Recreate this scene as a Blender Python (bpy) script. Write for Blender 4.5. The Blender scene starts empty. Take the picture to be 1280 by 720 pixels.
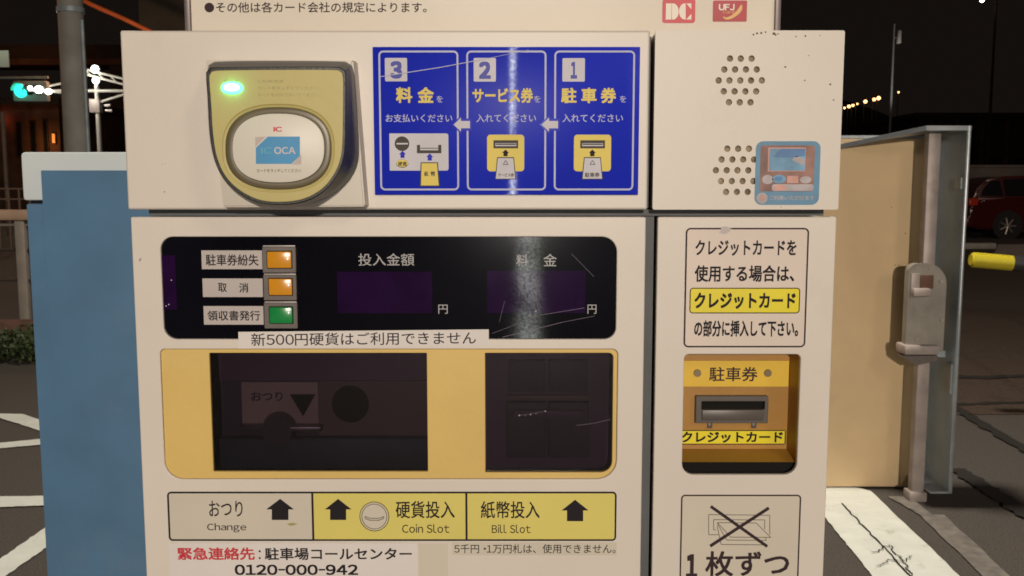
import bpy, bmesh, math, random
from mathutils import Vector, Matrix
random.seed(7)
S = bpy.context.scene
COL = S.collection

# ------------------------------------------------------------------ camera, world, light, exposure
FPX, TH, CY, CZ = 1180.0, math.radians(6.33), -0.80, 1.35
cam = bpy.data.cameras.new('camera'); cam.sensor_width = 36; cam.lens = FPX / 1280 * 36
cam.clip_start = 0.05; cam.clip_end = 3000
cam.dof.use_dof = True; cam.dof.focus_distance = 0.83; cam.dof.aperture_fstop = 34
co = bpy.data.objects.new('camera', cam); COL.objects.link(co)
co.location = (0, CY, CZ); co.rotation_euler = (math.pi / 2 - TH, 0, 0)
S.camera = co
W = bpy.data.worlds.new('World'); S.world = W; W.use_nodes = True
bg = W.node_tree.nodes['Background']; bg.inputs[0].default_value = (0.0085, 0.0062, 0.0052, 1); bg.inputs[1].default_value = 0.8
S.view_settings.view_transform = 'Standard'; S.view_settings.look = 'None'
S.view_settings.exposure = 0; S.view_settings.gamma = 1; S.view_settings.use_curve_mapping = False
S.cycles.use_denoising = True; S.cycles.filter_width = 1.7
S.cycles.max_bounces = 8; S.cycles.transparent_max_bounces = 12

def lamp(name, kind, loc, energy, color, target=None, **kw):
    d = bpy.data.lights.new(name, kind); d.energy = energy; d.color = color
    for k, v in kw.items(): setattr(d, k, v)
    o = bpy.data.objects.new(name, d); COL.objects.link(o); o.location = loc
    if target is not None:
        o.rotation_euler = (Vector(target) - Vector(loc)).to_track_quat('-Z', 'Y').to_euler()
    return o
# unseen car park floodlights, the first two behind the photographer
lamp('unseen_floodlight', 'AREA', (0.24, -12.8, 3.7), 1020, (1.0, 0.87, 0.73), (0, 0.5, 1.0), shape='DISK', size=0.36)
lamp('unseen_floodlight', 'AREA', (4.4, -6.5, 5.2), 85, (1.0, 0.86, 0.72), (0.5, 1, 0.6), shape='DISK', size=1.5)
lamp('car_fill_lamp', 'POINT', (13.5, 17.5, 5.5), 105, (1.0, 0.72, 0.58), shadow_soft_size=.2)  # unseen lamp added to lighten the car and wheel stop
lamp('unseen_floodlight', 'AREA', (0.6, 3.2, 6.5), 420, (1.0, 0.90, 0.76), (0.6, 3.0, 0), shape='DISK', size=0.5)  # unseen overhead lamp, added to light the ground behind the machine
# small unseen lamp added for the streak that the glossy panels mirror
lamp('streak_lamp', 'SPOT', (0.07, -4.6, 1.25), 75, (1.0, 0.95, 0.88), (0, 0, 1.3), shadow_soft_size=0.022, spot_size=0.6, spot_blend=0.6)

# ------------------------------------------------------------------ pixel <-> world
def ray(px, py):
    u, v = (px - 640) / FPX, (py - 360) / FPX
    return Vector((u, math.cos(TH) - v * math.sin(TH), -math.sin(TH) - v * math.cos(TH)))
def at(px, py, Y):
    d = ray(px, py); t = (Y - CY) / d.y
    return (d.x * t, CZ + d.z * t)                       # X, Z on the plane
def gnd(px, py, z=0.0):
    d = ray(px, py); t = (z - CZ) / d.z
    return Vector((d.x * t, CY + d.y * t, z))
def PR(x0, y0, x1, y1, Y):
    ym = (y0 + y1) / 2
    return (at(x0, ym, Y)[0], at(x1, ym, Y)[0], at(x0, y1, Y)[1], at(x0, y0, Y)[1])   # X0 X1 Z0 Z1

# ------------------------------------------------------------------ materials
def mat(name, color, rough=0.5, metal=0.0, vary=0.0, vscale=8, bump=0.0, bscale=60, spec=0.5, stain=None, stain_scale=3, stain_amt=0.5, coat=0.0, stretch=None):
    m = bpy.data.materials.new(name); m.use_nodes = True
    nt = m.node_tree; b = nt.nodes['Principled BSDF']
    b.inputs['Roughness'].default_value = rough; b.inputs['Metallic'].default_value = metal
    b.inputs['Specular IOR Level'].default_value = spec; b.inputs['Coat Weight'].default_value = coat
    c = (*color, 1); b.inputs['Base Color'].default_value = c
    tc = nt.nodes.new('ShaderNodeTexCoord'); src = tc.outputs['Object']
    if stretch:
        mp = nt.nodes.new('ShaderNodeMapping'); mp.inputs['Scale'].default_value = stretch
        nt.links.new(src, mp.inputs[0]); src = mp.outputs[0]
    out = None
    if vary:
        n = nt.nodes.new('ShaderNodeTexNoise'); n.inputs['Scale'].default_value = vscale; n.inputs['Detail'].default_value = 6
        nt.links.new(src, n.inputs['Vector'])
        r = nt.nodes.new('ShaderNodeValToRGB'); r.color_ramp.elements[0].position = 0.3; r.color_ramp.elements[1].position = 0.7
        r.color_ramp.elements[0].color = (*[x * (1 - vary) for x in color], 1)
        r.color_ramp.elements[1].color = (*[min(1, x * (1 + vary)) for x in color], 1)
        nt.links.new(n.outputs[0], r.inputs[0]); out = r.outputs[0]
    if stain:
        n = nt.nodes.new('ShaderNodeTexNoise'); n.inputs['Scale'].default_value = stain_scale; n.inputs['Detail'].default_value = 9; n.inputs['Roughness'].default_value = 0.7
        nt.links.new(src, n.inputs['Vector'])
        r = nt.nodes.new('ShaderNodeValToRGB'); r.color_ramp.elements[0].position = 0.56; r.color_ramp.elements[1].position = 0.74
        r.color_ramp.elements[0].color = (0, 0, 0, 1); r.color_ramp.elements[1].color = (stain_amt,) * 3 + (1,)
        nt.links.new(n.outputs[0], r.inputs[0])
        mx = nt.nodes.new('ShaderNodeMix'); mx.data_type = 'RGBA'
        nt.links.new(r.outputs[0], mx.inputs['Factor'])
        if out: nt.links.new(out, mx.inputs['A'])
        else: mx.inputs['A'].default_value = c
        mx.inputs['B'].default_value = (*stain, 1); out = mx.outputs['Result']
    if out: nt.links.new(out, b.inputs['Base Color'])
    if bump:
        n = nt.nodes.new('ShaderNodeTexNoise'); n.inputs['Scale'].default_value = bscale; n.inputs['Detail'].default_value = 4
        nt.links.new(src, n.inputs['Vector'])
        bp = nt.nodes.new('ShaderNodeBump'); bp.inputs['Strength'].default_value = bump; bp.inputs['Distance'].default_value = 0.002
        nt.links.new(n.outputs[0], bp.inputs['Height']); nt.links.new(bp.outputs[0], b.inputs['Normal'])
    return m
def emit(name, color, strength):
    m = bpy.data.materials.new(name); m.use_nodes = True
    b = m.node_tree.nodes['Principled BSDF']; b.inputs['Base Color'].default_value = (*[c * .5 for c in color], 1)
    b.inputs['Emission Color'].default_value = (*color, 1); b.inputs['Emission Strength'].default_value = strength
    return m
def streaky(m, fac, rough, aniso, tint=(0.78, 0.92, 1.0)):
    """adds a wiped-glass sheen: fine vertical wiping marks spread a reflection up and down"""
    nt = m.node_tree; o = nt.nodes['Material Output']; s = o.inputs[0].links[0].from_socket
    g = nt.nodes.new('ShaderNodeBsdfAnisotropic'); g.inputs['Color'].default_value = (*tint, 1)
    g.inputs['Roughness'].default_value = rough; g.inputs['Anisotropy'].default_value = aniso
    cv = nt.nodes.new('ShaderNodeCombineXYZ'); cv.inputs[0].default_value = 1.0
    nt.links.new(cv.outputs[0], g.inputs['Tangent'])
    tc = nt.nodes.new('ShaderNodeTexCoord'); n = nt.nodes.new('ShaderNodeTexNoise'); n.inputs['Scale'].default_value = 420; n.inputs['Detail'].default_value = 3
    nt.links.new(tc.outputs['Object'], n.inputs['Vector'])
    n2 = nt.nodes.new('ShaderNodeTexNoise'); n2.inputs['Scale'].default_value = 30; nt.links.new(tc.outputs['Object'], n2.inputs['Vector'])
    mu = nt.nodes.new('ShaderNodeMath'); mu.operation = 'MULTIPLY'; nt.links.new(n.outputs[0], mu.inputs[0]); nt.links.new(n2.outputs[0], mu.inputs[1])
    mr = nt.nodes.new('ShaderNodeMapRange'); mr.inputs[1].default_value = 0.12; mr.inputs[2].default_value = 0.42; mr.inputs[3].default_value = fac * .25; mr.inputs[4].default_value = fac * 1.7
    nt.links.new(mu.outputs[0], mr.inputs[0])
    mx = nt.nodes.new('ShaderNodeMixShader'); nt.links.new(mr.outputs[0], mx.inputs[0])
    nt.links.new(s, mx.inputs[1]); nt.links.new(g.outputs[0], mx.inputs[2]); nt.links.new(mx.outputs[0], o.inputs[0])
    return m
def smoked(name, tint, fac=0.05):
    m = bpy.data.materials.new(name); m.use_nodes = True; nt = m.node_tree
    nt.nodes.remove(nt.nodes['Principled BSDF'])
    t = nt.nodes.new('ShaderNodeBsdfTransparent'); t.inputs[0].default_value = (*tint, 1)
    g = nt.nodes.new('ShaderNodeBsdfGlossy'); g.inputs['Roughness'].default_value = 0.12
    mx = nt.nodes.new('ShaderNodeMixShader'); mx.inputs[0].default_value = fac
    nt.links.new(t.outputs[0], mx.inputs[1]); nt.links.new(g.outputs[0], mx.inputs[2])
    nt.links.new(mx.outputs[0], nt.nodes['Material Output'].inputs[0])
    return m

M = {}
M['paint'] = mat('warm_white_paint', (0.71, 0.652, 0.585), 0.42, vary=0.045, vscale=4, bump=0.04, bscale=260, stain=(0.50, 0.43, 0.34), stain_scale=4.5, stain_amt=0.32)
M['paint_edge'] = mat('grey_gap_lining', (0.10, 0.105, 0.11), 0.6, vary=0.2)
M['dark'] = mat('dark_inside', (0.012, 0.011, 0.010), 0.8, spec=.1)
M['blackplastic'] = mat('black_plastic', (0.012, 0.013, 0.015), 0.38, vary=0.2, vscale=40, bump=0.1, bscale=400)
M['blue'] = streaky(mat('blue_print', (0.014, 0.028, 0.50), 0.35, vary=0.10, vscale=6, spec=0.08), 0.024, 0.32, 0.967)
M['blue_ink'] = mat('blue_ink', (0.014, 0.022, 0.36), 0.5)
M['lav'] = mat('pale_lavender_print', (0.46, 0.47, 0.66), 0.5, vary=0.06, vscale=30)
M['lavw'] = mat('pale_grey_print', (0.56, 0.54, 0.60), 0.5, vary=0.06, vscale=30)
M['yel'] = mat('yellow_print', (0.72, 0.56, 0.07), 0.5, vary=0.05, vscale=30)
M['yel_soft'] = mat('pale_yellow_print', (0.72, 0.62, 0.15), 0.45, vary=0.05, vscale=9)
M['yel_hi'] = mat('bright_yellow_print', (0.80, 0.68, 0.015), 0.4, vary=0.04, vscale=20)
M['ink'] = mat('dark_ink', (0.014, 0.010, 0.014), 0.6, spec=.2)
M['ink_br'] = mat('brown_ink', (0.040, 0.022, 0.028), 0.6, spec=.2)
M['ink_gr'] = mat('grey_ink', (0.075, 0.066, 0.058), 0.6, spec=.2)
M['ink_faint'] = mat('worn_ink', (0.36, 0.33, 0.13), 0.5)
M['red'] = mat('red_ink', (0.58, 0.035, 0.055), 0.45, vary=0.08, vscale=40)
M['darkred'] = mat('dark_red_print', (0.42, 0.02, 0.035), 0.45, vary=0.12, vscale=25)
M['gold'] = mat('gold_print', (0.70, 0.42, 0.12), 0.4)
M['paper'] = mat('white_paper', (0.74, 0.69, 0.66), 0.6, vary=0.03, vscale=14, bump=0.06, bscale=90)
M['pinkpaper'] = mat('pinkish_paper', (0.72, 0.62, 0.545), 0.55, vary=0.04, vscale=10)
M['beigeprint'] = mat('beige_print', (0.62, 0.57, 0.47), 0.5, vary=0.03, vscale=14)
M['signwhite'] = mat('sign_cream', (0.78, 0.72, 0.62), 0.45, vary=0.03, vscale=6)
M['signframe'] = mat('sign_frame_grey', (0.20, 0.17, 0.17), 0.4, metal=0.5)
M['display'] = streaky(mat('display_black', (0.004, 0.004, 0.007), 0.16, vary=0.3, vscale=12, spec=0.06), 0.0085, 0.32, 0.967)
M['purple'] = streaky(mat('purple_filter', (0.017, 0.004, 0.034), 0.16, vary=0.25, vscale=30, spec=0.06), 0.008, 0.32, 0.967)
M['label'] = mat('button_label_grey', (0.50, 0.45, 0.43), 0.5, vary=0.04, vscale=30)
M['btnframe'] = mat('button_frame_grey', (0.13, 0.11, 0.10), 0.4, vary=0.15, vscale=60)
M['btn_lit_edge'] = mat('button_lit_edge', (0.42, 0.38, 0.36), 0.35)
M['btn_or'] = mat('orange_button', (0.70, 0.30, 0.018), 0.22, vary=0.10, vscale=60, coat=0.6)
M['btn_gr'] = mat('green_button', (0.012, 0.25, 0.06), 0.22, vary=0.10, vscale=60, coat=0.6)
M['printwhite'] = mat('white_print', (0.40, 0.39, 0.40), 0.5)
M['bezel'] = mat('ochre_surround', (0.70, 0.49, 0.145), 0.5, vary=0.06, vscale=9, bump=0.1, bscale=160, stain=(0.72, 0.54, 0.22), stain_scale=8, stain_amt=0.5)
M['bezel_edge'] = mat('ochre_edge', (0.40, 0.27, 0.09), 0.5)
M['smoke'] = smoked('smoked_acrylic', (0.54, 0.49, 0.55), 0.05)
M['in_brown'] = mat('inner_brown', (0.17, 0.115, 0.165), 0.6, vary=0.2, vscale=10)
M['in_dark'] = mat('inner_dark', (0.085, 0.08, 0.10), 0.6, vary=0.2, vscale=20)
M['in_teal'] = mat('inner_teal', (0.065, 0.095, 0.095), 0.6, vary=0.25, vscale=25)
M['in_label'] = mat('inner_label', (0.56, 0.50, 0.36), 0.55, vary=0.1, vscale=30)
M['in_grey'] = mat('inner_grey', (0.20, 0.16, 0.12), 0.5, vary=0.1, vscale=20)
M['in_metal'] = mat('inner_metal', (0.20, 0.19, 0.18), 0.35, metal=0.6)
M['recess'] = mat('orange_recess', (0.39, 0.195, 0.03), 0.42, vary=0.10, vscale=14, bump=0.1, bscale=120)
M['recess_band'] = mat('yellow_band', (0.74, 0.48, 0.035), 0.42, vary=0.06, vscale=20)
M['slot'] = mat('grey_slot_moulding', (0.10, 0.085, 0.075), 0.4, vary=0.1, vscale=40)
M['screw'] = mat('screw_metal', (0.20, 0.15, 0.08), 0.4, metal=0.5)
M['olive'] = mat('olive_yellow_plastic', (0.53, 0.455, 0.165), 0.48, vary=0.06, vscale=12, bump=0.05, bscale=200)
M['olive_ring'] = mat('dark_ring', (0.13, 0.105, 0.055), 0.35, vary=0.1, vscale=30)
M['padwhite'] = mat('reader_pad', (0.72, 0.68, 0.60), 0.42, vary=0.02)
M['cyan'] = mat('card_blue_print', (0.03, 0.27, 0.55), 0.4, vary=0.06, vscale=40)
M['pinkgrey'] = mat('pale_corner_print', (0.52, 0.44, 0.40), 0.5)
M['cyan_faint'] = mat('pale_blue_print', (0.09, 0.38, 0.55), 0.5)
M['led'] = emit('green_lamp', (0.06, 1.0, 0.42), 5.5)
M['ledcore'] = emit('green_lamp_core', (0.75, 1.0, 0.92), 2.2)
M['housing'] = mat('grey_white_housing', (0.62, 0.57, 0.49), 0.35, vary=0.03)
M['stk_blue'] = mat('sticker_blue', (0.10, 0.25, 0.40), 0.45, vary=0.12, vscale=50)
M['stk_brown'] = mat('sticker_brown', (0.27, 0.14, 0.115), 0.5, vary=0.35, vscale=60)
M['stk_pale'] = mat('sticker_pale', (0.44, 0.40, 0.42), 0.5, vary=0.25, vscale=70)
M['stk_sky'] = mat('sticker_sky', (0.15, 0.33, 0.52), 0.5, vary=0.3, vscale=60)
M['stk_pink'] = mat('sticker_pink', (0.60, 0.32, 0.27), 0.5, vary=0.15, vscale=70)
M['stk_skyd'] = mat('sticker_deep_sky', (0.09, 0.22, 0.46), 0.5, vary=0.2, vscale=60)
M['rust'] = mat('rust_spots', (0.16, 0.09, 0.045), 0.8, vary=0.3, vscale=80)
M['chip'] = mat('paint_chip', (0.30, 0.26, 0.22), 0.7)
M['tape'] = mat('tape_yellowed', (0.66, 0.60, 0.50), 0.3)
M['scratch'] = mat('scratch', (0.16, 0.12, 0.19), 0.5)
M['glint'] = mat('scratch_glint', (0.45, 0.43, 0.45), 0.5)  # pale dots paint in glints on the scratched windows

# ------------------------------------------------------------------ object helpers
def link(name, me, parent=None, label=None):
    o = bpy.data.objects.new(name, me); COL.objects.link(o)
    if parent is not None:
        o.parent = parent
        o.matrix_parent_inverse = Matrix.Translation(-parent.location)   # meshes hold world positions; only the Empties stand elsewhere
    if label: o['label'] = label
    return o
def tag(o, label, cat, group=None, kind=None):
    if label: o['label'] = label
    if cat: o['category'] = cat
    if group: o['group'] = group
    if kind: o['kind'] = kind
    return o
def thing(name, loc, label, cat, group=None):
    o = bpy.data.objects.new(name, None); COL.objects.link(o); o.location = loc; o.empty_display_size = .1
    return tag(o, label, cat, group)
def bm_obj(name, bm, mats, parent=None, label=None, smooth=False):
    bmesh.ops.recalc_face_normals(bm, faces=bm.faces[:])
    me = bpy.data.meshes.new(name); bm.to_mesh(me); bm.free()
    for m in (mats if isinstance(mats, (list, tuple)) else [mats]): me.materials.append(m)
    if smooth:
        me.polygons.foreach_set('use_smooth', [True] * len(me.polygons))
        try: me.set_sharp_from_angle(angle=math.radians(38))
        except Exception: pass
    return link(name, me, parent, label)
def add_box(bm, x0, x1, y0, y1, z0, z1, bev=0.0, seg=2, mi=0, rot=None):
    r = bmesh.ops.create_cube(bm, size=1.0)
    vs = r['verts']
    for v in vs:
        v.co = Vector((x0 + (v.co.x + .5) * (x1 - x0), y0 + (v.co.y + .5) * (y1 - y0), z0 + (v.co.z + .5) * (z1 - z0)))
    if rot is not None: bmesh.ops.transform(bm, matrix=rot, verts=vs)
    fs = {f for v in vs for f in v.link_faces}
    for f in fs: f.material_index = mi
    if bev:
        es = {e for v in vs for e in v.link_edges}
        bmesh.ops.bevel(bm, geom=list(es), offset=bev, segments=seg, affect='EDGES', profile=0.5, clamp_overlap=True)
    return vs
def add_tube(bm, a, b, r0, r1=None, n=16, mi=0, cap=True):
    a, b = Vector(a), Vector(b); d = b - a
    r = bmesh.ops.create_cone(bm, cap_ends=cap, segments=n, radius1=r0, radius2=r0 if r1 is None else r1, depth=d.length)
    q = d.to_track_quat('Z', 'Y').to_matrix().to_4x4()
    bmesh.ops.transform(bm, matrix=Matrix.Translation((a + b) / 2) @ q, verts=r['verts'])
    for v in r['verts']:
        for f in v.link_faces: f.material_index = mi
    return r['verts']
def box(name, x0, x1, y0, y1, z0, z1, m, parent=None, bev=0.0, label=None):
    bm = bmesh.new(); add_box(bm, x0, x1, y0, y1, z0, z1, bev); return bm_obj(name, bm, m, parent, label, smooth=bev > 0)
def pbox(name, px, Yf, Yb, m, parent=None, bev=0.0, label=None):
    X0, X1, Z0, Z1 = PR(*px, Yf); return box(name, X0, X1, Yf, Yb, Z0, Z1, m, parent, bev, label)
def tube(name, a, b, r0, m, parent=None, r1=None, n=20, label=None):
    bm = bmesh.new(); add_tube(bm, a, b, r0, r1, n); return bm_obj(name, bm, m, parent, label, smooth=True)
def rr(X0, X1, Z0, Z1, r, n=7):
    """rounded rectangle outline, r a radius or (tl, tr, br, bl)"""
    tl, tr, br, bl = r if isinstance(r, (tuple, list)) else (r,) * 4
    out = []
    for cx, cz, rad, a0 in ((X0 + tl, Z1 - tl, tl, 180), (X1 - tr, Z1 - tr, tr, 90), (X1 - br, Z0 + br, br, 0), (X0 + bl, Z0 + bl, bl, -90)):
        if rad <= 1e-6: out.append((cx, cz)); continue
        for i in range(n + 1):
            a = math.radians(a0 - 90 * i / n); out.append((cx + rad * math.cos(a), cz + rad * math.sin(a)))
    return out
def ell(cx, cz, rx, rz, n=28, p=2.0):
    out = []
    for i in range(n):
        a = 2 * math.pi * i / n; c, s = math.cos(a), math.sin(a)
        out.append((cx + rx * math.copysign(abs(c) ** (2 / p), c), cz + rz * math.copysign(abs(s) ** (2 / p), s)))
    return out
def plate(name, outline, holes, Yf, Yb, m, parent=None, bev=0.0, label=None):
    """a sheet in the XZ plane with holes, front face at Yf, back at Yb, with softened edges"""
    cu = bpy.data.curves.new('tmp', 'CURVE'); cu.dimensions = '2D'; cu.fill_mode = 'BOTH'
    cu.extrude = max(1e-5, (Yb - Yf) / 2 - bev); cu.bevel_depth = bev; cu.bevel_resolution = 1; cu.offset = -bev
    for pts in [outline] + list(holes):
        sp = cu.splines.new('POLY'); sp.points.add(len(pts) - 1); sp.use_cyclic_u = True
        for q, (x, z) in zip(sp.points, pts): q.co = (x, z, 0, 1)
    o = bpy.data.objects.new('tmp', cu); COL.objects.link(o); bpy.context.view_layer.update()
    me = bpy.data.meshes.new_from_object(o.evaluated_get(bpy.context.evaluated_depsgraph_get()))
    bpy.data.objects.remove(o); bpy.data.curves.remove(cu)
    bm = bmesh.new(); bm.from_mesh(me); bpy.data.meshes.remove(me)
    for v in bm.verts: v.co = Vector((v.co.x, (Yf + Yb) / 2 - v.co.z, v.co.y))
    bmesh.ops.remove_doubles(bm, verts=bm.verts[:], dist=1e-6)
    return bm_obj(name, bm, m, parent, label, smooth=False)
def loft(name, rings, m, parent=None, cap=True, label=None, smooth=True):
    """rings: lists of Vector of equal length"""
    bm = bmesh.new(); L = [[bm.verts.new(p) for p in r] for r in rings]; n = len(L[0])
    for a, b in zip(L, L[1:]):
        for i in range(n): bm.faces.new((a[i], a[(i + 1) % n], b[(i + 1) % n], b[i]))
    if cap: bm.faces.new(L[-1]); bm.faces.new(L[0])
    return bm_obj(name, bm, m, parent, label, smooth=smooth)
def prism(name, prof, y0, y1, m, parent=None, bev=0.0, label=None):
    """an outline in XZ given real depth"""
    bm = bmesh.new(); a = [bm.verts.new((x, y0, z)) for x, z in prof]; b = [bm.verts.new((x, y1, z)) for x, z in prof]; n = len(a)
    bm.faces.new(a); bm.faces.new(b)
    for i in range(n): bm.faces.new((a[i], a[(i + 1) % n], b[(i + 1) % n], b[i]))
    if bev: bmesh.ops.bevel(bm, geom=bm.edges[:], offset=bev, segments=2, affect='EDGES', clamp_overlap=True)
    return bm_obj(name, bm, m, parent, label, smooth=bev > 0)

_tc = {}
def glyphs(s, off):
    cu = bpy.data.curves.new('tmp', 'FONT'); cu.body = s; cu.size = 1; cu.offset = off; cu.resolution_u = 3
    o = bpy.data.objects.new('tmp', cu); COL.objects.link(o); bpy.context.view_layer.update()
    me = bpy.data.meshes.new_from_object(o.evaluated_get(bpy.context.evaluated_depsgraph_get()))
    r = ([tuple(v.co[:2]) for v in me.vertices], [tuple(p.vertices) for p in me.polygons])
    bpy.data.objects.remove(o); bpy.data.curves.remove(cu); bpy.data.meshes.remove(me)
    return r
def text_mesh(s, off):
    """Latin letters and digits are set in the same grotesque as the Japanese ones, spaced by their own widths"""
    k = (s, off)
    if k not in _tc:
        runs = []
        for ch in s:
            if '!' <= ch <= '~': runs.append(chr(ord(ch) + 0xFEE0))
            elif ch == ' ': runs.append(' ')
            elif runs and not ('\uff01' <= runs[-1][0] <= '\uff5e') and runs[-1] != ' ': runs[-1] += ch
            else: runs.append(ch)
        V_, F_, pen = [], [], 0.0
        for r in runs:
            if r == ' ': pen += .28; continue
            vs, fs = glyphs(r, off); x0 = min(v[0] for v in vs); b = len(V_)
            if r == '\uff29':      # capital I as a plain stem
                h_, _ = glyphs('\uff28', off); ys = [v[1] for v in h_]; vs = [(0, min(ys)), (.10, min(ys)), (.10, max(ys)), (0, max(ys))]; fs = [(0, 1, 2, 3)]; x0 = -.01
            if r == '\uff0d':      # hyphen: a short bar
                ys = [v[1] for v in vs]; ym = (min(ys) + max(ys)) / 2; vs = [(0, ym - .035), (.32, ym - .035), (.32, ym + .035), (0, ym + .035)]; fs = [(0, 1, 2, 3)]; x0 = -.02
            V_ += [(x - x0 + pen, y) for x, y in vs]; F_ += [tuple(b + i for i in f) for f in fs]
            pen = max(v[0] for v in V_) + .085
        _tc[k] = (V_, F_)
    return _tc[k]
class Print:
    """flat printing on one surface: lettering, lines and symbols in several inks"""
    STEP = 0.00016
    def __init__(s, Y, xf=(0, 0, 1)): s.Y, s.xf, s.v, s.f, s.m, s.mats = Y, xf, [], [], [], []
    def P(s, x, y): ox, oy, k = s.xf; return ox + x / k, oy + y / k
    def mi(s, m):
        m = M[m]
        if m not in s.mats: s.mats.append(m)
        return s.mats.index(m)
    def W(s, pts, m, lay, faces=None):
        b = len(s.v); Y = s.Y - s.STEP * (lay + 1)
        s.v += [(x, Y, z) for x, z in pts]
        for f in (faces or [tuple(range(len(pts)))]): s.f.append(tuple(b + i for i in f)); s.m.append(s.mi(m))
    def R(s, x0, y0, x1, y1): a, b = s.P(x0, y0), s.P(x1, y1); return PR(*a, *b, s.Y)
    def poly(s, pts, m, lay=0): s.W([at(*s.P(*p), s.Y) for p in pts], m, lay)
    def rect(s, x0, y0, x1, y1, m, lay=0, r=0, n=5):
        w = s.R(x0, y0, x1, y1); k = (w[1] - w[0]) / (x1 - x0)
        r = tuple(q * k for q in r) if isinstance(r, tuple) else r * k
        s.W(rr(*w, r, n), m, lay)
    def ring(s, x0, y0, x1, y1, t, m, lay=0, r=0):
        w = s.R(x0, y0, x1, y1); k = (w[1] - w[0]) / (x1 - x0); t *= k
        r = tuple(q * k for q in r) if isinstance(r, tuple) else (r * k,) * 4
        r = tuple(max(q, t * 1.02) for q in r)
        a = rr(*w, r, 5); b = rr(w[0] + t, w[1] - t, w[2] + t, w[3] - t, tuple(q - t for q in r), 5); n = len(a)
        s.W(a + b, m, lay, [(i, (i + 1) % n, n + (i + 1) % n, n + i) for i in range(n)])
    def circ(s, x, y, rx, m, lay=0, ry=None, hole=None):
        ry = ry or rx; w = s.R(x - rx, y - ry, x + rx, y + ry)
        cx, cz, a, b = (w[0] + w[1]) / 2, (w[2] + w[3]) / 2, (w[1] - w[0]) / 2, (w[3] - w[2]) / 2
        o = ell(cx, cz, a, b)
        if hole is None: s.W(o, m, lay)
        else:
            i_ = ell(cx, cz, a * hole, b * hole); n = len(o)
            s.W(o + i_, m, lay, [(i, (i + 1) % n, n + (i + 1) % n, n + i) for i in range(n)])
    def line(s, p, q, w, m, lay=0):
        a, b = Vector(p), Vector(q); d = (b - a).normalized(); nn = Vector((-d.y, d.x)) * w / 2
        s.poly([a + nn, b + nn, b - nn, a - nn], m, lay)
    def path(s, pts, w, m, lay=0):
        for i, (p, q) in enumerate(zip(pts, pts[1:])): s.line(p, q, w, m, lay + 0.05 * (i % 5))
    def arrow(s, x0, y0, x1, y1, m, lay=0, d='up', head=.5, stem=.6):
        if d == 'up':
            ym = y0 + (y1 - y0) * head; xa = (x0 + x1) / 2; h = (x1 - x0) * stem / 2
            s.poly([(xa, y0), (x1, ym), (xa + h, ym), (xa + h, y1), (xa - h, y1), (xa - h, ym), (x0, ym)], m, lay)
        else:
            xm = x0 + (x1 - x0) * head; ya = (y0 + y1) / 2; h = (y1 - y0) * stem / 2
            s.poly([(x0, ya), (xm, y0), (xm, ya - h), (x1, ya - h), (x1, ya + h), (xm, ya + h), (xm, y1)], m, lay)
    def text(s, t, x0, y0, x1, y1, m, lay=1, bold=0.0, slope=0.0):
        vs, fs = text_mesh(t, min(bold, 0))
        if not vs: return
        ax, bx = min(v[0] for v in vs), max(v[0] for v in vs); ay, by = min(v[1] for v in vs), max(v[1] for v in vs)
        w = s.R(x0, y0, x1, y1); kx = (w[1] - w[0]) / (bx - ax); ky = (w[3] - w[2]) / (by - ay)
        b = max(bold, 0); kx *= 1 - 2 * b / (bx - ax); ky *= 1 - 2 * b / (by - ay); em = kx
        # heavier lettering: the same strokes laid again a hair to each side
        for i, (dx, dy) in enumerate([(0, 0)] if b == 0 else [(-1, -1), (1, -1), (-1, 1), (1, 1), (0, 0), (-1, 0), (1, 0), (0, 1), (0, -1)][:9]):
            ex, ey = (w[1] - w[0]) / (bx - ax) * b, (w[3] - w[2]) / (by - ay) * b
            s.W([(w[0] + ex * (1 + dx) + (x - ax) * kx, w[2] + ey * (1 + dy) + (y - ay) * ky + slope * (x - ax) * kx) for x, y in vs], m, lay + i * .02, fs)
    def build(s, name, parent, label=None):
        me = bpy.data.meshes.new(name); me.from_pydata(s.v, [], s.f)
        for m in s.mats: me.materials.append(m)
        me.polygons.foreach_set('material_index', s.m)
        # all faces look towards the reader
        bm = bmesh.new(); bm.from_mesh(me)
        bm.normal_update()
        for f in bm.faces:
            if f.normal.y > 0: f.normal_flip()
        bm.to_mesh(me); bm.free()
        return link(name, me, parent, label)
# ------------------------------------------------------------------ setting: ground and far slope
M['asphalt'] = mat('asphalt', (0.066, 0.057, 0.050), 0.85, vary=0.55, vscale=150, bump=0.5, bscale=140, stain=(0.036, 0.028, 0.024), stain_scale=0.9, stain_amt=0.8)
M['asphalt2'] = mat('older_asphalt', (0.058, 0.037, 0.025), 0.85, vary=0.35, vscale=40, bump=0.4, bscale=120, stain=(0.026, 0.018, 0.014), stain_scale=2.5, stain_amt=0.8)
M['roadpaint'] = mat('road_paint', (0.68, 0.71, 0.66), 0.6, vary=0.07, vscale=9, bump=0.3, bscale=120, stain=(0.30, 0.28, 0.25), stain_scale=14, stain_amt=0.55)
M['crack'] = mat('crack_dark', (0.015, 0.012, 0.010), 0.9)
M['oldline'] = mat('worn_line', (0.17, 0.155, 0.14), 0.7, vary=0.3, vscale=20, stain=(0.06, 0.05, 0.045), stain_scale=18, stain_amt=0.7)
M['hill'] = mat('wooded_slope', (0.03, 0.022, 0.016), 0.9, vary=0.5, vscale=0.3)
M['concrete'] = mat('concrete', (0.40, 0.37, 0.33), 0.8, vary=0.15, vscale=6, bump=0.3, bscale=50)
M['concrete_pole'] = mat('concrete_pole', (0.30, 0.29, 0.265), 0.75, vary=0.16, vscale=3, bump=0.2, bscale=30)
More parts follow.
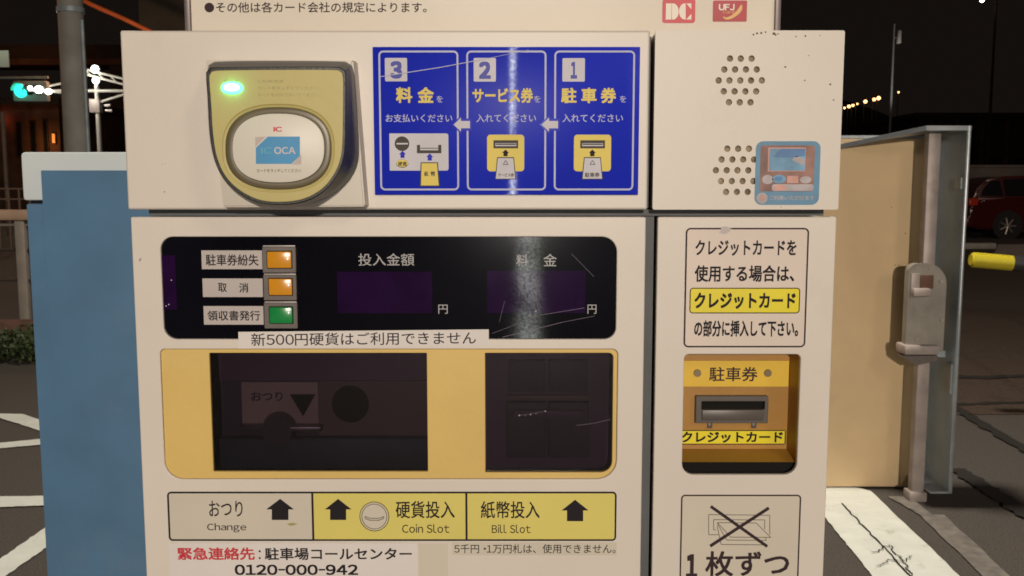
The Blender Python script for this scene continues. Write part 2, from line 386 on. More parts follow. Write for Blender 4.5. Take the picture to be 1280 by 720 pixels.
M['galv'] = mat('galvanised_steel', (0.40, 0.43, 0.46), 0.38, metal=0.75, vary=0.16, vscale=9, bump=0.1, bscale=80, stain=(0.22, 0.24, 0.26), stain_scale=4, stain_amt=0.6)
M['galv_dull'] = mat('dull_steel', (0.33, 0.385, 0.42), 0.45, metal=0.15, vary=0.2, vscale=7, stain=(0.16, 0.18, 0.19), stain_scale=5, stain_amt=0.6)
M['rod'] = mat('weathered_rod', (0.36, 0.31, 0.29), 0.5, metal=0.2, vary=0.18, vscale=12, stain=(0.20, 0.15, 0.12), stain_scale=10, stain_amt=0.7)
M['tan'] = mat('tan_board', (0.66, 0.485, 0.275), 0.6, vary=0.05, vscale=5, bump=0.15, bscale=60, stain=(0.46, 0.32, 0.17), stain_scale=3.5, stain_amt=0.35)
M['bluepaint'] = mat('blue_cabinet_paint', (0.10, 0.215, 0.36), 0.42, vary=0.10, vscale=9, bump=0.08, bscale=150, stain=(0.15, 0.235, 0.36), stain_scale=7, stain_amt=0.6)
M['capwhite'] = mat('cool_white_cap', (0.68, 0.76, 0.79), 0.4, vary=0.03, vscale=6)
M['greenglass'] = emit('signal_green', (0.02, 1.0, 0.66), 3)
M['floodlens'] = emit('flood_lens', (1.0, 0.97, 0.86), 9)
M['sodium'] = emit('sodium_lens', (1.0, 0.55, 0.20), 4)
M['farwhite'] = emit('far_lamp_lens', (1.0, 0.95, 0.80), 9)
M['lensoff'] = mat('unlit_lens', (0.015, 0.015, 0.018), 0.3)
M['signalgrey'] = mat('signal_grey', (0.34, 0.35, 0.33), 0.5, vary=0.1)
M['darkwall'] = mat('brown_wall', (0.11, 0.055, 0.035), 0.8, vary=0.35, vscale=1.2)
M['darkwall2'] = mat('dim_wall', (0.05, 0.035, 0.028), 0.8, vary=0.35, vscale=0.8)
M['litwin'] = emit('lit_window_orange', (1.0, 0.33, 0.06), 0.9)
M['litwin_dim'] = emit('lit_window_dim', (1.0, 0.30, 0.07), 0.015)
M['board'] = mat('pale_sign_board', (0.55, 0.60, 0.50), 0.6)
M['pipeorange'] = mat('orange_pipe', (0.52, 0.15, 0.055), 0.5, vary=0.15, vscale=2)
M['railpaint'] = mat('rail_paint', (0.40, 0.27, 0.19), 0.6, vary=0.15, vscale=5)
M['railgrey'] = mat('rail_grey', (0.24, 0.21, 0.18), 0.6, vary=0.15, vscale=8)
M['leaf'] = mat('hedge_leaf', (0.035, 0.055, 0.014), 0.6, vary=0.5, vscale=12)
M['bark'] = mat('bark', (0.06, 0.04, 0.03), 0.9, vary=0.3)
M['brickkerb'] = mat('brick_kerb', (0.13, 0.065, 0.045), 0.8, vary=0.3, vscale=8, bump=0.3)
M['carred'] = mat('car_red', (0.065, 0.008, 0.006), 0.2, vary=0.05, coat=0.8)
M['carglass'] = mat('car_glass', (0.012, 0.012, 0.014), 0.08)
M['tyre'] = mat('tyre_rubber', (0.018, 0.017, 0.017), 0.8)
M['rim'] = mat('alloy_rim', (0.36, 0.32, 0.28), 0.35, metal=0.6)
M['taillamp'] = mat('tail_lamp', (0.50, 0.04, 0.02), 0.15, coat=1)
M['hoopyel'] = mat('hoop_yellow', (0.56, 0.47, 0.03), 0.35, vary=0.05, vscale=20)
M['hoopblk'] = mat('hoop_black', (0.03, 0.03, 0.032), 0.5)

def sheet(name, pts, z, m, label, cat='paving'):
    bm = bmesh.new(); bm.faces.new([bm.verts.new((p.x, p.y, z)) for p in pts])
    o = bm_obj(name, bm, m); o['kind'] = 'structure'; o['label'] = label
    for p in o.data.polygons:
        if p.normal.z < 0: p.flip()
    return o
V = Vector
sheet('ground', [V((-900, -900, 0)), V((900, -900, 0)), V((900, 900, 0)), V((-900, 900, 0))], 0, M['asphalt'], 'grey asphalt of the car park')
G = lambda *pts: [gnd(*p) for p in pts]
sheet('road', [V((0.9, 4.62, 0)), V((40, 4.62, 0)), V((40, 19.0, 0)), V((0.9, 19.0, 0))], 0.004, M['asphalt2'], 'darker brown asphalt roadway behind the steel cabinet')
def rough_poly(pts, n=14, amp=0.003):
    out = []
    for i, p in enumerate(pts):
        q = pts[(i + 1) % len(pts)]
        for k in range(n):
            w = p.lerp(q, k / n)
            if k: w = w + V((random.uniform(-amp, amp), random.uniform(-amp, amp), 0))
            out.append(w)
    return out
for pts, lab in (
    (G((-90, 516), (28, 518.6), (120, 549), (120, 558), (50, 539.5), (0, 523.4), (-90, 519)), 'far white line bending away left of the blue cabinet'),
    (G((-80, 558.5), (0, 554.8), (50, 550), (130, 543), (130, 548), (51, 557), (0, 561.7), (-80, 566)), 'thin white line running left to right under the far bend'),
    (G((-90, 623), (0, 622), (55, 621.3), (150, 620), (150, 630), (55, 633.4), (0, 635.4), (-90, 639)), 'white bay line straight across left of the blue cabinet'),
    (G((-90, 755), (0, 700.6), (58, 660), (130, 612), (130, 640), (58, 686), (8, 721), (-90, 790)), 'broad slanting white stripe nearest on the left'),
    (G((1020, 600), (1088, 615), (1202, 724), (1260, 780), (1130, 760), (1090, 722), (1033, 650), (1000, 620)), 'broad cracked white stripe below the steel cabinet')):
    o = sheet('road_marking', rough_poly(pts), 0.006, M['roadpaint'], lab)
sheet('road_marking', rough_poly(G((1135, 622), (1166, 645), (1180, 645), (1262, 722), (1300, 760), (1262, 760), (1228, 722), (1150, 645), (1110, 622)), 8, .004), 0.006, M['oldline'], 'narrow worn grey line right of the broad stripe')
def crack(pts, w, z, lab, m='crack', jit=0.012, n=8):
    P = G(*pts); L, R = [], []
    Q = []
    for a, b in zip(P, P[1:]):
        for k in range(n): Q.append(a.lerp(b, k / n) + V((random.uniform(-jit, jit), random.uniform(-jit, jit), 0)))
    Q.append(P[-1])
    for i, q in enumerate(Q):
        d = (Q[min(i + 1, len(Q) - 1)] - Q[max(i - 1, 0)]).normalized(); s = V((-d.y, d.x, 0)) * w / 2 * random.uniform(.75, 1.2)
        L.append(q + s); R.append(q - s)
    bm = bmesh.new(); l = [bm.verts.new((p.x, p.y, z)) for p in L]; r = [bm.verts.new((p.x, p.y, z)) for p in R]
    for i in range(len(l) - 1): bm.faces.new((l[i], l[i + 1], r[i + 1], r[i]))
    o = bm_obj('pavement_crack', bm, M[m]); o['kind'] = 'structure'; o['label'] = lab
crack([(1052, 632), (1078, 660), (1110, 692), (1150, 735)], 0.006, 0.010, 'crack along the middle of the broad white stripe', jit=.006)
crack([(1092, 694), (1112, 684), (1124, 700), (1140, 722)], 0.005, 0.0105, 'branching crack low on the broad white stripe', jit=.009)
crack([(1098, 712), (1112, 702), (1128, 706), (1140, 698)], 0.004, 0.011, 'short crossing crack on the broad white stripe', jit=.009)
crack([(1195, 588), (1225, 608), (1262, 632), (1320, 668)], 0.085, 0.0095, 'wide dark joint in the asphalt right of the steel cabinet')
crack([(1190, 507), (1212, 522), (1280, 562), (1340, 595)], 0.07, 0.009, 'dark slanting joint in the roadway')
crack([(1190, 472), (1230, 473), (1330, 470)], 0.10, 0.0095, 'faint far joint across the roadway')
crack([(1195, 507), (1240, 505), (1330, 503)], 0.05, 0.0085, 'faint nearer joint across the roadway')

# wooded slope behind everything
bm = bmesh.new(); gx, gy = 70, 10; grid = []
for j in range(gy + 1):
    row = []
    for i in range(gx + 1):
        x = -260 + 520 * i / gx; y = 150 + 200 * j / gy
        z = -1 + (j / gy) ** .8 * (26 + 13 * math.sin(x * .021 + .6) + 5 * math.sin(x * .09)) + random.uniform(-1.2, 1.2) * (j > 0)
        row.append(bm.verts.new((x, y, z)))
    grid.append(row)
for j in range(gy):
    for i in range(gx): bm.faces.new((grid[j][i], grid[j][i + 1], grid[j + 1][i + 1], grid[j + 1][i]))
o = bm_obj('hill', bm, M['hill'], smooth=True); o['kind'] = 'structure'; o['label'] = 'dark wooded slope against the night sky'

# ------------------------------------------------------------------ the payment machine
YL, YU = 0.0, -0.012
pm = thing('payment_machine', (0, 0.2, 0), 'cream car park payment machine with blue instruction panel, coin and bill windows', 'payment machine')
def xw(px, py, Y): return at(px, py, Y)[0]
LX0, LX1 = xw(173, 495, YL), xw(804, 495, YL); RX0, RX1 = xw(818.5, 495, YL), xw(1037.5, 495, YL)
ZT = at(640, 271, YL)[1]
UX0, UX1 = xw(154.5, 150, YU), xw(811, 150, YU); VX0, VX1 = xw(817.5, 150, YU), xw(1052, 150, YU)
UZ0, UZ1 = at(640, 262, YU)[1], at(640, 38, YU)[1]
BACK = 0.36
def shell(name, x0, x1, z0, z1, yf, label=None):
    bm = bmesh.new(); add_box(bm, x0, x1, yf, BACK, z0, z1)
    bm.faces.ensure_lookup_table()
    ff = [f for f in bm.faces if all(abs(v.co.y - yf) < 1e-6 for v in f.verts)]
    bmesh.ops.delete(bm, geom=ff, context='FACES_ONLY')
    return bm_obj(name, bm, M['paint'], pm, label)
T6 = 0.006
shell('cabinet_shell', LX0 + .0012, LX1 - .0012, 0.06, ZT - .0012, T6)
shell('ticket_cabinet_shell', RX0 + .0012, RX1 - .0012, 0.06, ZT - .0012, T6)
shell('header_shell', UX0 + .0012, UX1 - .0012, UZ0 + .0012, UZ1 - .0012, YU + T6)
shell('speaker_shell', VX0 + .0012, VX1 - .0012, UZ0 + .0012, UZ1 - .0012, YU + T6)
box('plinth', LX0 + .02, RX1 - .02, 0.03, BACK - .02, 0.0, 0.06, M['blackplastic'], pm)
# dark lining in the gaps between the four housings
bm = bmesh.new()
add_box(bm, LX1 + .001, RX0 - .001, 0.014, BACK - .03, 0.061, ZT)
add_box(bm, UX1 + .001, VX0 - .001, 0.006, BACK - .03, UZ0 + .001, UZ1 - .002)
add_box(bm, LX0 + .012, RX1 - .008, 0.010, BACK - .03, ZT + .0005, UZ0 - .0005)
bm_obj('gap_lining', bm, M['paint_edge'], pm)

disp_o = rr(*PR(202.5, 296, 770.5, 424, YL), (.011, .013, .010, .011))
bez_o = rr(*PR(203, 436.5, 771.5, 599, YL), (.004, .005, .017, .016))
plate('cabinet_front', rr(LX0, LX1, 0.06, ZT, .0015, 2), [disp_o, bez_o], YL, YL + T6, M['paint'], pm, bev=.0009)
def grow(w, d): return (w[0] - d, w[1] + d, w[2] - d, w[3] + d)

# --- display window
w = PR(202.5, 296, 770.5, 424, YL)
dw = prism('display_window', rr(*grow(w, -.0004), (.011, .013, .010, .011)), .0022, .0056, M['display'], pm)
p = Print(.0022, (160, 270, 3.765))
p.rect(985, 262, 1432, 457, 'purple', 0); p.rect(158, 185, 226, 440, 'purple', 0)
p2 = (490, 270, 3.765)
p.xf = p2; p.rect(447, 258, 910, 456, 'purple', 0)
p.text('料', 585, 180, 640, 235, 'printwhite', 1, .004); p.text('金', 712, 178, 775, 236, 'printwhite', 1, .004)
p.text('円', 218, 417, 262, 460, 'printwhite', 1, .004); p.text('円', 920, 417, 962, 460, 'printwhite', 1, .004)
p.line((520, 570), (800, 500), 2.2, 'scratch', 1.5); p.line((800, 500), (955, 470), 1.6, 'scratch', 1.5); p.line((470, 553), (700, 466), 1.3, 'scratch', 1.6)
p.line((700, 466), (905, 432), 1.8, 'scratch', 1.6); p.line((505, 500), (530, 400), 1.2, 'scratch', 1.5); p.line((845, 178), (950, 285), 1.4, 'scratch', 1.5)
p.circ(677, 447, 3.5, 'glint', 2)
p.xf = (160, 270, 3.765); p.text('投入金額', 1084, 176, 1347, 234, 'printwhite', 1, .004)
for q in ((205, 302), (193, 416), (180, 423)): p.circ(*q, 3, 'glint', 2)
p.build('lettering', dw)
# three push buttons and their name plates
for i, (fr, cap, ca, pl, tx, lab) in enumerate((
    ((632, 145, 790, 268), (652, 168, 767, 246), 'btn_or', (347, 162, 632, 250), [('駐車券紛失', 366, 180, 615, 234)], 'uppermost button, plain orange cap'),
    ((637, 278, 793, 398), (660, 296, 770, 374), 'btn_or', (352, 294, 635, 381), [('取', 424, 315, 465, 358), ('消', 523, 315, 567, 360)], 'middle button, orange cap with a bright glint'),
    ((640, 409, 797, 530), (663, 430, 772, 507), 'btn_gr', (357, 424, 638, 511), [('領収書発行', 374, 445, 622, 492)], 'lowest button, green cap'))):
    f4 = lambda r: (160 + r[0] / 3.765, 270 + r[1] / 3.765, 160 + r[2] / 3.765, 270 + r[3] / 3.765)
    wf = PR(*f4(fr), -.002); wc = PR(*f4(cap), -.004)
    fo = plate('push_button', rr(*wf, .0006, 2), [rr(*grow(wc, .0004), .0008, 3)], -.0020, .0020, M['btnframe'], pm, bev=.0005, label=lab)
    box('button_well', *grow(wc, .002)[:2], .0004, .0016, wc[2] - .002, wc[3] + .002, M['dark'], fo)
    box('button_cap', wc[0], wc[1], -.0030, .0003, wc[2], wc[3], M[ca], fo, bev=.0009)
    box('lit_edge_strip', wf[0] + .001, wf[1] - .0002, -.0026, -.0016, wf[3] + .0001, wf[3] + .0013, M['btn_lit_edge'], fo, bev=.0002)  # paler strip paints in the lamp-lit top edge of the frame
    pw = PR(*f4(pl), .0015)
    po = box('name_plate', pw[0], pw[1], .0012, .0021, pw[2], pw[3], M['label'], pm)
    p = Print(.0012, (160, 270, 3.765))
    for t in tx: p.text(*t, 'ink', 0, .012)
    p.build('lettering', po)
# --- coin and bill windows
wc = PR(263.5, 441.5, 534, 590, YL); wb = PR(606.5, 441.5, 766, 591, YL)
oc, ob = rr(*wc, .0008, 2), rr(*wb, (.0008, .004, .010, .0008))
w = PR(203, 436.5, 771.5, 599, YL)
bz = plate('slot_surround', rr(*grow(w, -.0003), (.004, .005, .017, .016)), [oc, ob], .0012, .0056, M['bezel'], pm, bev=.0005)
bc_ = prism('coin_window', rr(*grow(wc, -.0004), .0008, 2), .0044, .0056, M['smoke'], pm, label='wide smoked window over the change tray and coin slot')
bb_ = prism('bill_window', rr(*grow(wb, -.0004), (.0008, .004, .010, .0008)), .0044, .0056, M['smoke'], pm, label='narrow smoked window over the bill slot')
ZB = .036
box('inner_board', wc[0] - .02, wc[1] + .012, ZB, ZB + .004, wc[2] - .02, wc[3] + .02, M['in_dark'], pm, label='dark board behind the wide window')
bl = box('inner_board', wb[0] - .012, wb[1] + .02, ZB, ZB + .004, wb[2] - .02, wb[3] + .02, M['in_brown'], pm, label='brown board behind the narrow window')
X6 = lambda a, b, c, d: (190 + a / 3.6, 420 + b / 3.6, 190 + c / 3.6, 420 + d / 3.6)
pbox('change_label', X6(405, 208, 748, 425), ZB - .002, ZB - .0003, M['in_label'], pm)
pbox('coin_plate', X6(750, 203, 1260, 447), ZB - .0025, ZB - .0003, M['in_grey'], pm)
pbox('upper_shield', X6(280, 80, 1260, 200), ZB - .004, ZB - .0003, M['in_brown'], pm)
p = Print(ZB - .0027, (190, 420, 3.6))
p.text('おつり', 446, 250, 588, 293, 'in_dark', 0, .02); p.poly([(620, 262), (735, 262), (680, 362)], 'dark', 0)
p.circ(893, 305, 84, 'dark', 1)
p.build('lettering', pm)
w6 = PR(*X6(490, 335, 655, 425), ZB - .004)
bm = bmesh.new()
add_tube(bm, ((w6[0] + w6[1]) / 2, ZB - .002, w6[2] + .002), ((w6[0] + w6[1]) / 2, ZB - .014, w6[2] + .001), .0155, .013, 24)
o = bm_obj('change_cup', bm, M['in_metal'], pm, smooth=True)
pbox('tray_lip', X6(390, 408, 760, 432), ZB - .014, ZB - .001, M['in_metal'], pm, bev=.001)
pbox('tray_floor', X6(265, 460, 1240, 640), ZB - .010, ZB - .0005, M['in_teal'], pm, bev=.002)
X7 = lambda a, b, c, d: (490 + a / 3.6, 420 + b / 3.6, 490 + c / 3.6, 420 + d / 3.6)
pbox('bill_shutter', X7(522, 110, 690, 252), ZB - .008, ZB - .0005, M['in_dark'], pm, bev=.001, label='upper left dark shutter behind the narrow window')
pbox('bill_shutter', X7(706, 110, 880, 252), ZB - .008, ZB - .0005, M['in_dark'], pm, bev=.001, label='upper right dark shutter behind the narrow window')
pbox('bill_acceptor', X7(515, 300, 695, 552), ZB - .010, ZB - .0005, M['in_dark'], pm, bev=.002, label='lower left half of the bill acceptor')
pbox('bill_acceptor', X7(703, 300, 888, 552), ZB - .010, ZB - .0005, M['in_dark'], pm, bev=.002, label='lower right half of the bill acceptor')
pbox('bill_slot', X7(545, 335, 860, 372), ZB - .014, ZB - .009, M['in_brown'], pm, bev=.002)
pbox('bill_slot_lip', X7(520, 268, 885, 292), ZB - .008, ZB - .0005, M['in_grey'], pm, bev=.001)
p = Print(.0044, (490, 420, 3.6))
p.line((572, 357), (690, 338), 1.1, 'scratch', 0)
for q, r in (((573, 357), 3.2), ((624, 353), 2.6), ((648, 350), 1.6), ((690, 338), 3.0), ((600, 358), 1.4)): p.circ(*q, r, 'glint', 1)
p.line((830, 402), (900, 394), 1.6, 'scratch', 0); p.line((900, 394), (985, 375), 1.4, 'scratch', 0)
p.build('wear_pattern', bb_)
# --- paper notice across the display
w = PR(298, 413.5, 611, 435, -.001); sl = -.008
nb = prism('paper_notice', [(w[0], w[2] - .0006), (w[1], w[2] + .0016), (w[1], w[3] + .0012), (w[0], w[3] - .001)], -.0008, -.0002, M['paper'], pm, label='white paper notice strip across the bottom of the display')
p = Print(-.0008); p.text('新500円硬貨はご利用できません', 314, 416.6, 595, 432.6, 'ink', 0, .004, slope=.0085); p.build('lettering', nb)
# --- strip of slot names below the windows
w = PR(210.5, 615, 770, 675.5, YL)
ss = prism('slot_name_strip', rr(*w, .003), -.0004, .0008, M['beigeprint'], pm)
p = Print(-.0004)
p.rect(391, 616, 583, 674.5, 'yel_soft', 0, r=2.5); p.rect(583, 616, 769, 674.5, 'yel_soft', 0, r=(2.5, 5, 5, 2.5))
p.ring(210, 614.5, 770.5, 676, 2.2, 'ink', 1.2, r=5); p.rect(389.8, 615, 392.4, 675.5, 'ink', 1.4); p.rect(581.8, 615, 584.4, 675.5, 'ink', 1.4)
p.xf = (190, 590, 4.129)
p.text('おつり', 295, 148, 468, 230, 'ink', 1, .006); p.text('Change', 285, 264, 487, 311, 'ink', 1, .004)
p.arrow(590, 138, 733, 247, 'ink', 1); p.arrow(892, 138, 1030, 247, 'ink', 1)
p.circ(1148, 229, 77, 'ink_gr', 1, hole=.95); p.circ(1148, 229, 71, 'beigeprint', 1); p.circ(1148, 229, 66, 'ink_gr', 2, hole=.95)
p.path([(1100, 229), (1124, 238), (1172, 238), (1197, 229), (1197, 238), (1172, 248), (1124, 248), (1100, 239), (1100, 229)], 3.5, 'ink_gr', 2)
p.xf = (490, 590, 3.765)
p.text('硬貨投入', 18, 136, 295, 217, 'ink', 1, .010); p.text('Coin Slot', 48, 245, 270, 286, 'ink', 1, .004)
p.text('紙幣投入', 418, 137, 695, 218, 'ink', 1, .010); p.text('Bill Slot', 470, 247, 652, 287, 'ink', 1, .004)
p.arrow(798, 130, 925, 231, 'ink', 1)
p.build('lettering', ss)
w = PR(565, 678, 771, 694, YL)
sl_ = prism('paper_notice', rr(*w, .001), -.0003, .0008, M['beigeprint'], pm, label='thin strip with small lettering under the bill slot name')
p = Print(-.0003); p.text('5千円・1万円札は、使用できません。', 567.8, 680.2, 769.5, 691.6, 'ink', 0, .004); p.build('lettering', sl_)
w = PR(213, 678.5, 523, 760, YL)
pn = prism('paper_notice', rr(*w, .002), -.0006, .0008, M['paper'], pm, label='white emergency contact paper with red and black lettering')
p = Print(-.0006)
p.rect(478, 680, 560, 740, 'tape', -3.0)
p.text('緊急連絡先', 222, 684.2, 318.5, 700, 'red', 0, .022); p.circ(324.7, 689, 1.3, 'ink', 0); p.circ(324.7, 697.5, 1.3, 'ink', 0)
p.text('駐車場コールセンター', 331, 684.6, 514.8, 700, 'ink', 0, .018)
p.text('0120-000-942', 293.4, 705.6, 447.6, 718.8, 'ink', 0, .026)
p.build('lettering', pn)
p = Print(0.0); p.poly([(173.5, 326), (175, 323), (177, 322.5), (175.5, 326.5)], 'chip', 0)
p.poly([(359, 654.5), (366, 653), (372, 655), (364, 657)], 'ink_faint', 6)
p.build('wear_pattern', pm)

# --- ticket unit, right column
rec = rr(*PR(854, 443, 998.5, 593.5, YL), (.004, .004, .011, .010))
plate('ticket_cabinet_front', rr(RX0, RX1, 0.06, ZT, .0015, 2), [rec], YL, YL + T6, M['paint'], pm, bev=.0009)
YR = .032
wr = PR(846, 440, 985, 562, YR)
o = PR(854, 443, 998.5, 593.5, YL)
bm = bmesh.new()
def quad(pts, mi): 
    f = bm.faces.new([bm.verts.new(q) for q in pts]); f.material_index = mi
xa, xb = o[0] - .004, o[1] + .0012; za, zb = o[2] - .004, o[3] + .003; YF = T6 + .0005
xr = wr[1]; zl = at(900, 561, YR)[1]; zd = at(900, 577, .008)[1]
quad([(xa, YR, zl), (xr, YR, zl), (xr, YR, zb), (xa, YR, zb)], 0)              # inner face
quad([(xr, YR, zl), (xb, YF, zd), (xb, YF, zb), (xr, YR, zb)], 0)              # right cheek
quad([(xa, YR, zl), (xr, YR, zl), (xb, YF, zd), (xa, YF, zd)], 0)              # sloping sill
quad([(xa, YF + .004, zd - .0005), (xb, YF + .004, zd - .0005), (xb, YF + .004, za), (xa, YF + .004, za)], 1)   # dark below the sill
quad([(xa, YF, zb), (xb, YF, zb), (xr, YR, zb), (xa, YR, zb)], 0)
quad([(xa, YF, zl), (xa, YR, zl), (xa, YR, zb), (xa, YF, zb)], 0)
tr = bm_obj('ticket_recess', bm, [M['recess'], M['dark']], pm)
X11 = lambda a, b, c, d: (810 + a / 2.483, 430 + b / 2.483, 810 + c / 2.483, 430 + d / 2.483)
nb = pbox('name_band', X11(95, 52, 437, 132), YR - .0016, YR - .0004, M['recess_band'], pm)
p = Print(YR - .0016, (810, 430, 2.483)); p.text('駐車券', 190, 71, 340, 116, 'ink_br', 0, .012); p.build('lettering', nb)
for sx, lab in ((154, 'left screw of the yellow band'), (373, 'right screw of the yellow band')):
    a = at(810 + sx / 2.483, 430 + 91 / 2.483, YR - .003)
    tube('screw', (a[0], YR - .003, a[1]), (a[0], YR - .001, a[1]), .0033, M['screw'], pm, r1=.0036, label=lab)
wS = PR(*X11(148, 162, 373, 246), YR - .006); wI = PR(*X11(166, 178, 362, 203), YR - .006)
so = plate('ticket_slot', rr(*wS, .001, 3), [rr(*wI, .0005, 2)], YR - .0065, YR - .0004, M['slot'], pm, bev=.0006)
box('slot_inside', wI[0] - .001, wI[1] + .001, YR - .0012, YR - .0005, wI[2] - .001, wI[3] + .001, M['dark'], so)
pbox('slot_lower_lip', X11(168, 205, 360, 238), YR - .0085, YR - .006, M['slot'], so, bev=.0008)
for fx in (193, 330):
    pbox('slot_foot', X11(fx - 7, 246, fx + 7, 262), YR - .003, YR - .0004, M['slot'], so, bev=.0004)
yo = pbox('card_sticker', X11(85, 267, 426, 312), YR - .0012, YR - .0003, M['yel_hi'], pm, label='yellow card sticker below the ticket slot')
p = Print(YR - .0012, (810, 430, 2.483)); p.text('クレジットカード', 104, 272, 418, 306, 'ink', 1, .028)
p.ring(80, 267, 427, 312, 3, 'ink_br', 0, r=5); p.build('lettering', yo)
# card instructions sticker
io = prism('instruction_sticker', rr(*PR(856, 285, 1009.5, 433.5, YL), .004), -.0005, .0008, M['pinkpaper'], pm, label='pinkish instruction sticker with a yellow row above the ticket slot')
p = Print(-.0005, (810, 260, 3.272))
p.ring(150, 81, 651, 570, 6.5, 'ink_br', 0, r=20); p.rect(170, 326, 621, 431, 'yel_hi', 0, r=14); p.ring(170, 326, 621, 431, 4, 'ink', 1, r=14)
p.text('クレジットカードを', 194, 131, 607, 195, 'ink', 1, .020); p.text('使用する場合は、', 191, 234, 598, 302, 'ink', 1, .020)
p.text('クレジットカード', 190, 346, 603, 412, 'ink', 2, .030); p.text('の部分に挿入して下さい。', 189, 459, 614, 526, 'ink', 1, .026)
p.poly([(296, 78), (318, 74), (342, 86), (330, 100), (312, 106), (290, 100), (300, 90)], 'label', 2)
p.build('lettering', io)
# one-at-a-time sticker
io = prism('instruction_sticker', rr(*PR(850, 618, 998.5, 760, YL), .003), -.0003, .0008, M['beigeprint'], pm, label='outlined sticker with a crossed out stack of tickets')
p = Print(-.0003, (840, 600, 6.0))
p.ring(60, 110, 955, 960, 11, 'ink_br', 0, r=30)
p.path([(350, 410), (275, 410), (275, 259), (733, 264), (733, 410)], 4.5, 'ink_gr', 0)
p.path([(330, 373), (312, 373), (312, 297), (695, 299), (695, 370)], 4.5, 'ink_gr', 0)
p.path([(340, 319), (632, 322), (740, 430), (440, 428), (340, 319)], 4.5, 'ink_gr', 0.3)
p.path([(340, 325), (410, 450), (708, 452), (700, 434)], 4.5, 'ink_gr', 0.3); p.path([(338, 340), (368, 483), (690, 486)], 4.5, 'ink_gr', 0.3)
p.line((290, 197), (714, 498), 23, 'ink_br', 1); p.line((726, 209), (286, 495), 23, 'ink_br', 1.4)
p.text('1', 106, 556, 190, 742, 'ink_br', 1, .05); p.text('枚ずつ', 250, 533, 878, 722, 'ink_br', 1, .016)
p.build('lettering', io)

# --- header box, left
plate('header_front', rr(UX0, UX1, UZ0, UZ1, .0015, 2), [], YU, YU + T6, M['paint'], pm, bev=.0018)
w = PR(467, 58.5, 799, 243.5, YU - .003)
ip = box('instruction_panel', w[0], w[1], YU - .003, YU - .0001, w[2], w[3], M['blue'], pm, bev=.0005, label='glossy blue panel with three numbered payment steps')
p = Print(YU - .003, (450, 40, 3.273))
for f in ((79, 76, 404, 648), (436, 76, 762, 648), (794, 76, 1122, 648)): p.ring(*f, 7.5, 'lav', 0, r=20)
for b, n, t in (((102, 106, 193, 202), '3', (124, 119, 172, 191)), ((465, 106, 556, 203), '2', (487, 121, 535, 192)), ((828, 107, 920, 203), '1', (862, 122, 888, 191))):
    p.rect(*b, 'lavw', 0, r=5); p.text(n, *t, 'blue_ink', 1, .045)
p.text('料', 147, 226, 214, 290, 'yel', 0, .030); p.text('金', 236, 226, 302, 290, 'yel', 0, .030); p.text('サービス券', 460, 229, 708, 290, 'yel', 0, .030)
for c, x in zip('駐車券', (823, 905, 985)): p.text(c, x, 228, x + 63, 291, 'yel', 0, .030)
for x in (313, 712, 1063): p.text('を', x, 261, x + 26, 288, 'lav', 0, .006)
p.text('お支払いください', 105, 336, 378, 369, 'lav', 0, .008); p.text('入れてください', 476, 336, 720, 369, 'lav', 0, .008); p.text('入れてください', 828, 336, 1076, 369, 'lav', 0, .008)
for x in (383, 743):
    p.arrow(x - 8, 341, x + 74, 417, 'blue', 0.6, d='left', head=.47, stem=.66); p.arrow(x, 350, x + 67, 408, 'lavw', 1, d='left', head=.45, stem=.52)
p.rect(121, 415, 362, 567, 'lavw', 0, r=(2, 9, 9, 2)); p.circ(172, 457, 30, 'ink_gr', 1); p.rect(150, 454, 196, 460, 'lavw', 2)
p.arrow(160, 486, 188, 515, 'blue', 1); p.circ(173, 538, 25, 'ink_gr', 1, ry=17); p.circ(173, 537, 24, 'yel', 2, ry=15); p.text('硬貨', 155, 530, 192, 548, 'ink_gr', 3, .02)
p.poly([(233, 462), (246, 462), (246, 484), (320, 484), (320, 462), (333, 462), (333, 496), (233, 496)], 'ink_gr', 1); p.rect(247, 474, 319, 477, 'ink_gr', 1)
p.arrow(271, 497, 300, 526, 'blue', 1)
p.poly([(248, 533), (319, 533), (327, 632), (245, 632)], 'ink_gr', 1); p.poly([(252, 537), (315, 537), (322, 628), (250, 628)], 'yel', 2); p.text('紙', 263, 570, 280, 590, 'ink_gr', 3, .02); p.text('幣', 290, 570, 308, 590, 'ink_gr', 3, .02)
for x, t, lab in ((520, 'サービス券', (565, 578, 630, 592)), (875, '駐車券', (920, 575, 980, 594))):
    p.rect(x, 420, x + 152, 570, 'yel', 0, r=14); p.rect(x + 26, 443, x + 127, 476, 'ink_gr', 1); p.rect(x + 34, 455, x + 119, 467, 'lavw', 2); p.rect(x + 36, 457, x + 117, 462, 'ink_gr', 3)
    p.arrow(x + 61, 481, x + 90, 508, 'ink', 1)
    p.poly([(x + 41, 512), (x + 110, 512), (x + 119, 603), (x + 32, 603)], 'ink_gr', 1); p.poly([(x + 44, 516), (x + 107, 516), (x + 115, 600), (x + 36, 600)], 'lavw', 2)
    p.path([(x + 66, 542), (x + 76, 525), (x + 86, 542), (x + 66, 542)], 2.5, 'ink_gr', 3); p.text(t, *lab, 'ink_gr', 3, .02)
p.line((85, 183), (330, 145), 3.2, 'lav', 4); p.line((330, 145), (500, 113), 3.0, 'lav', 4); p.line((500, 113), (690, 74), 1.5, 'lav', 4)
p.build('lettering', ip)
p = Print(YU, (140, 0, 2.668))
for q, r in (((175, 640), 2.5), ((168, 548), 1.5), ((178, 545), 1.3)): p.circ(*q, r, 'chip', 0)
p.xf = (800, 0, 2.6654)
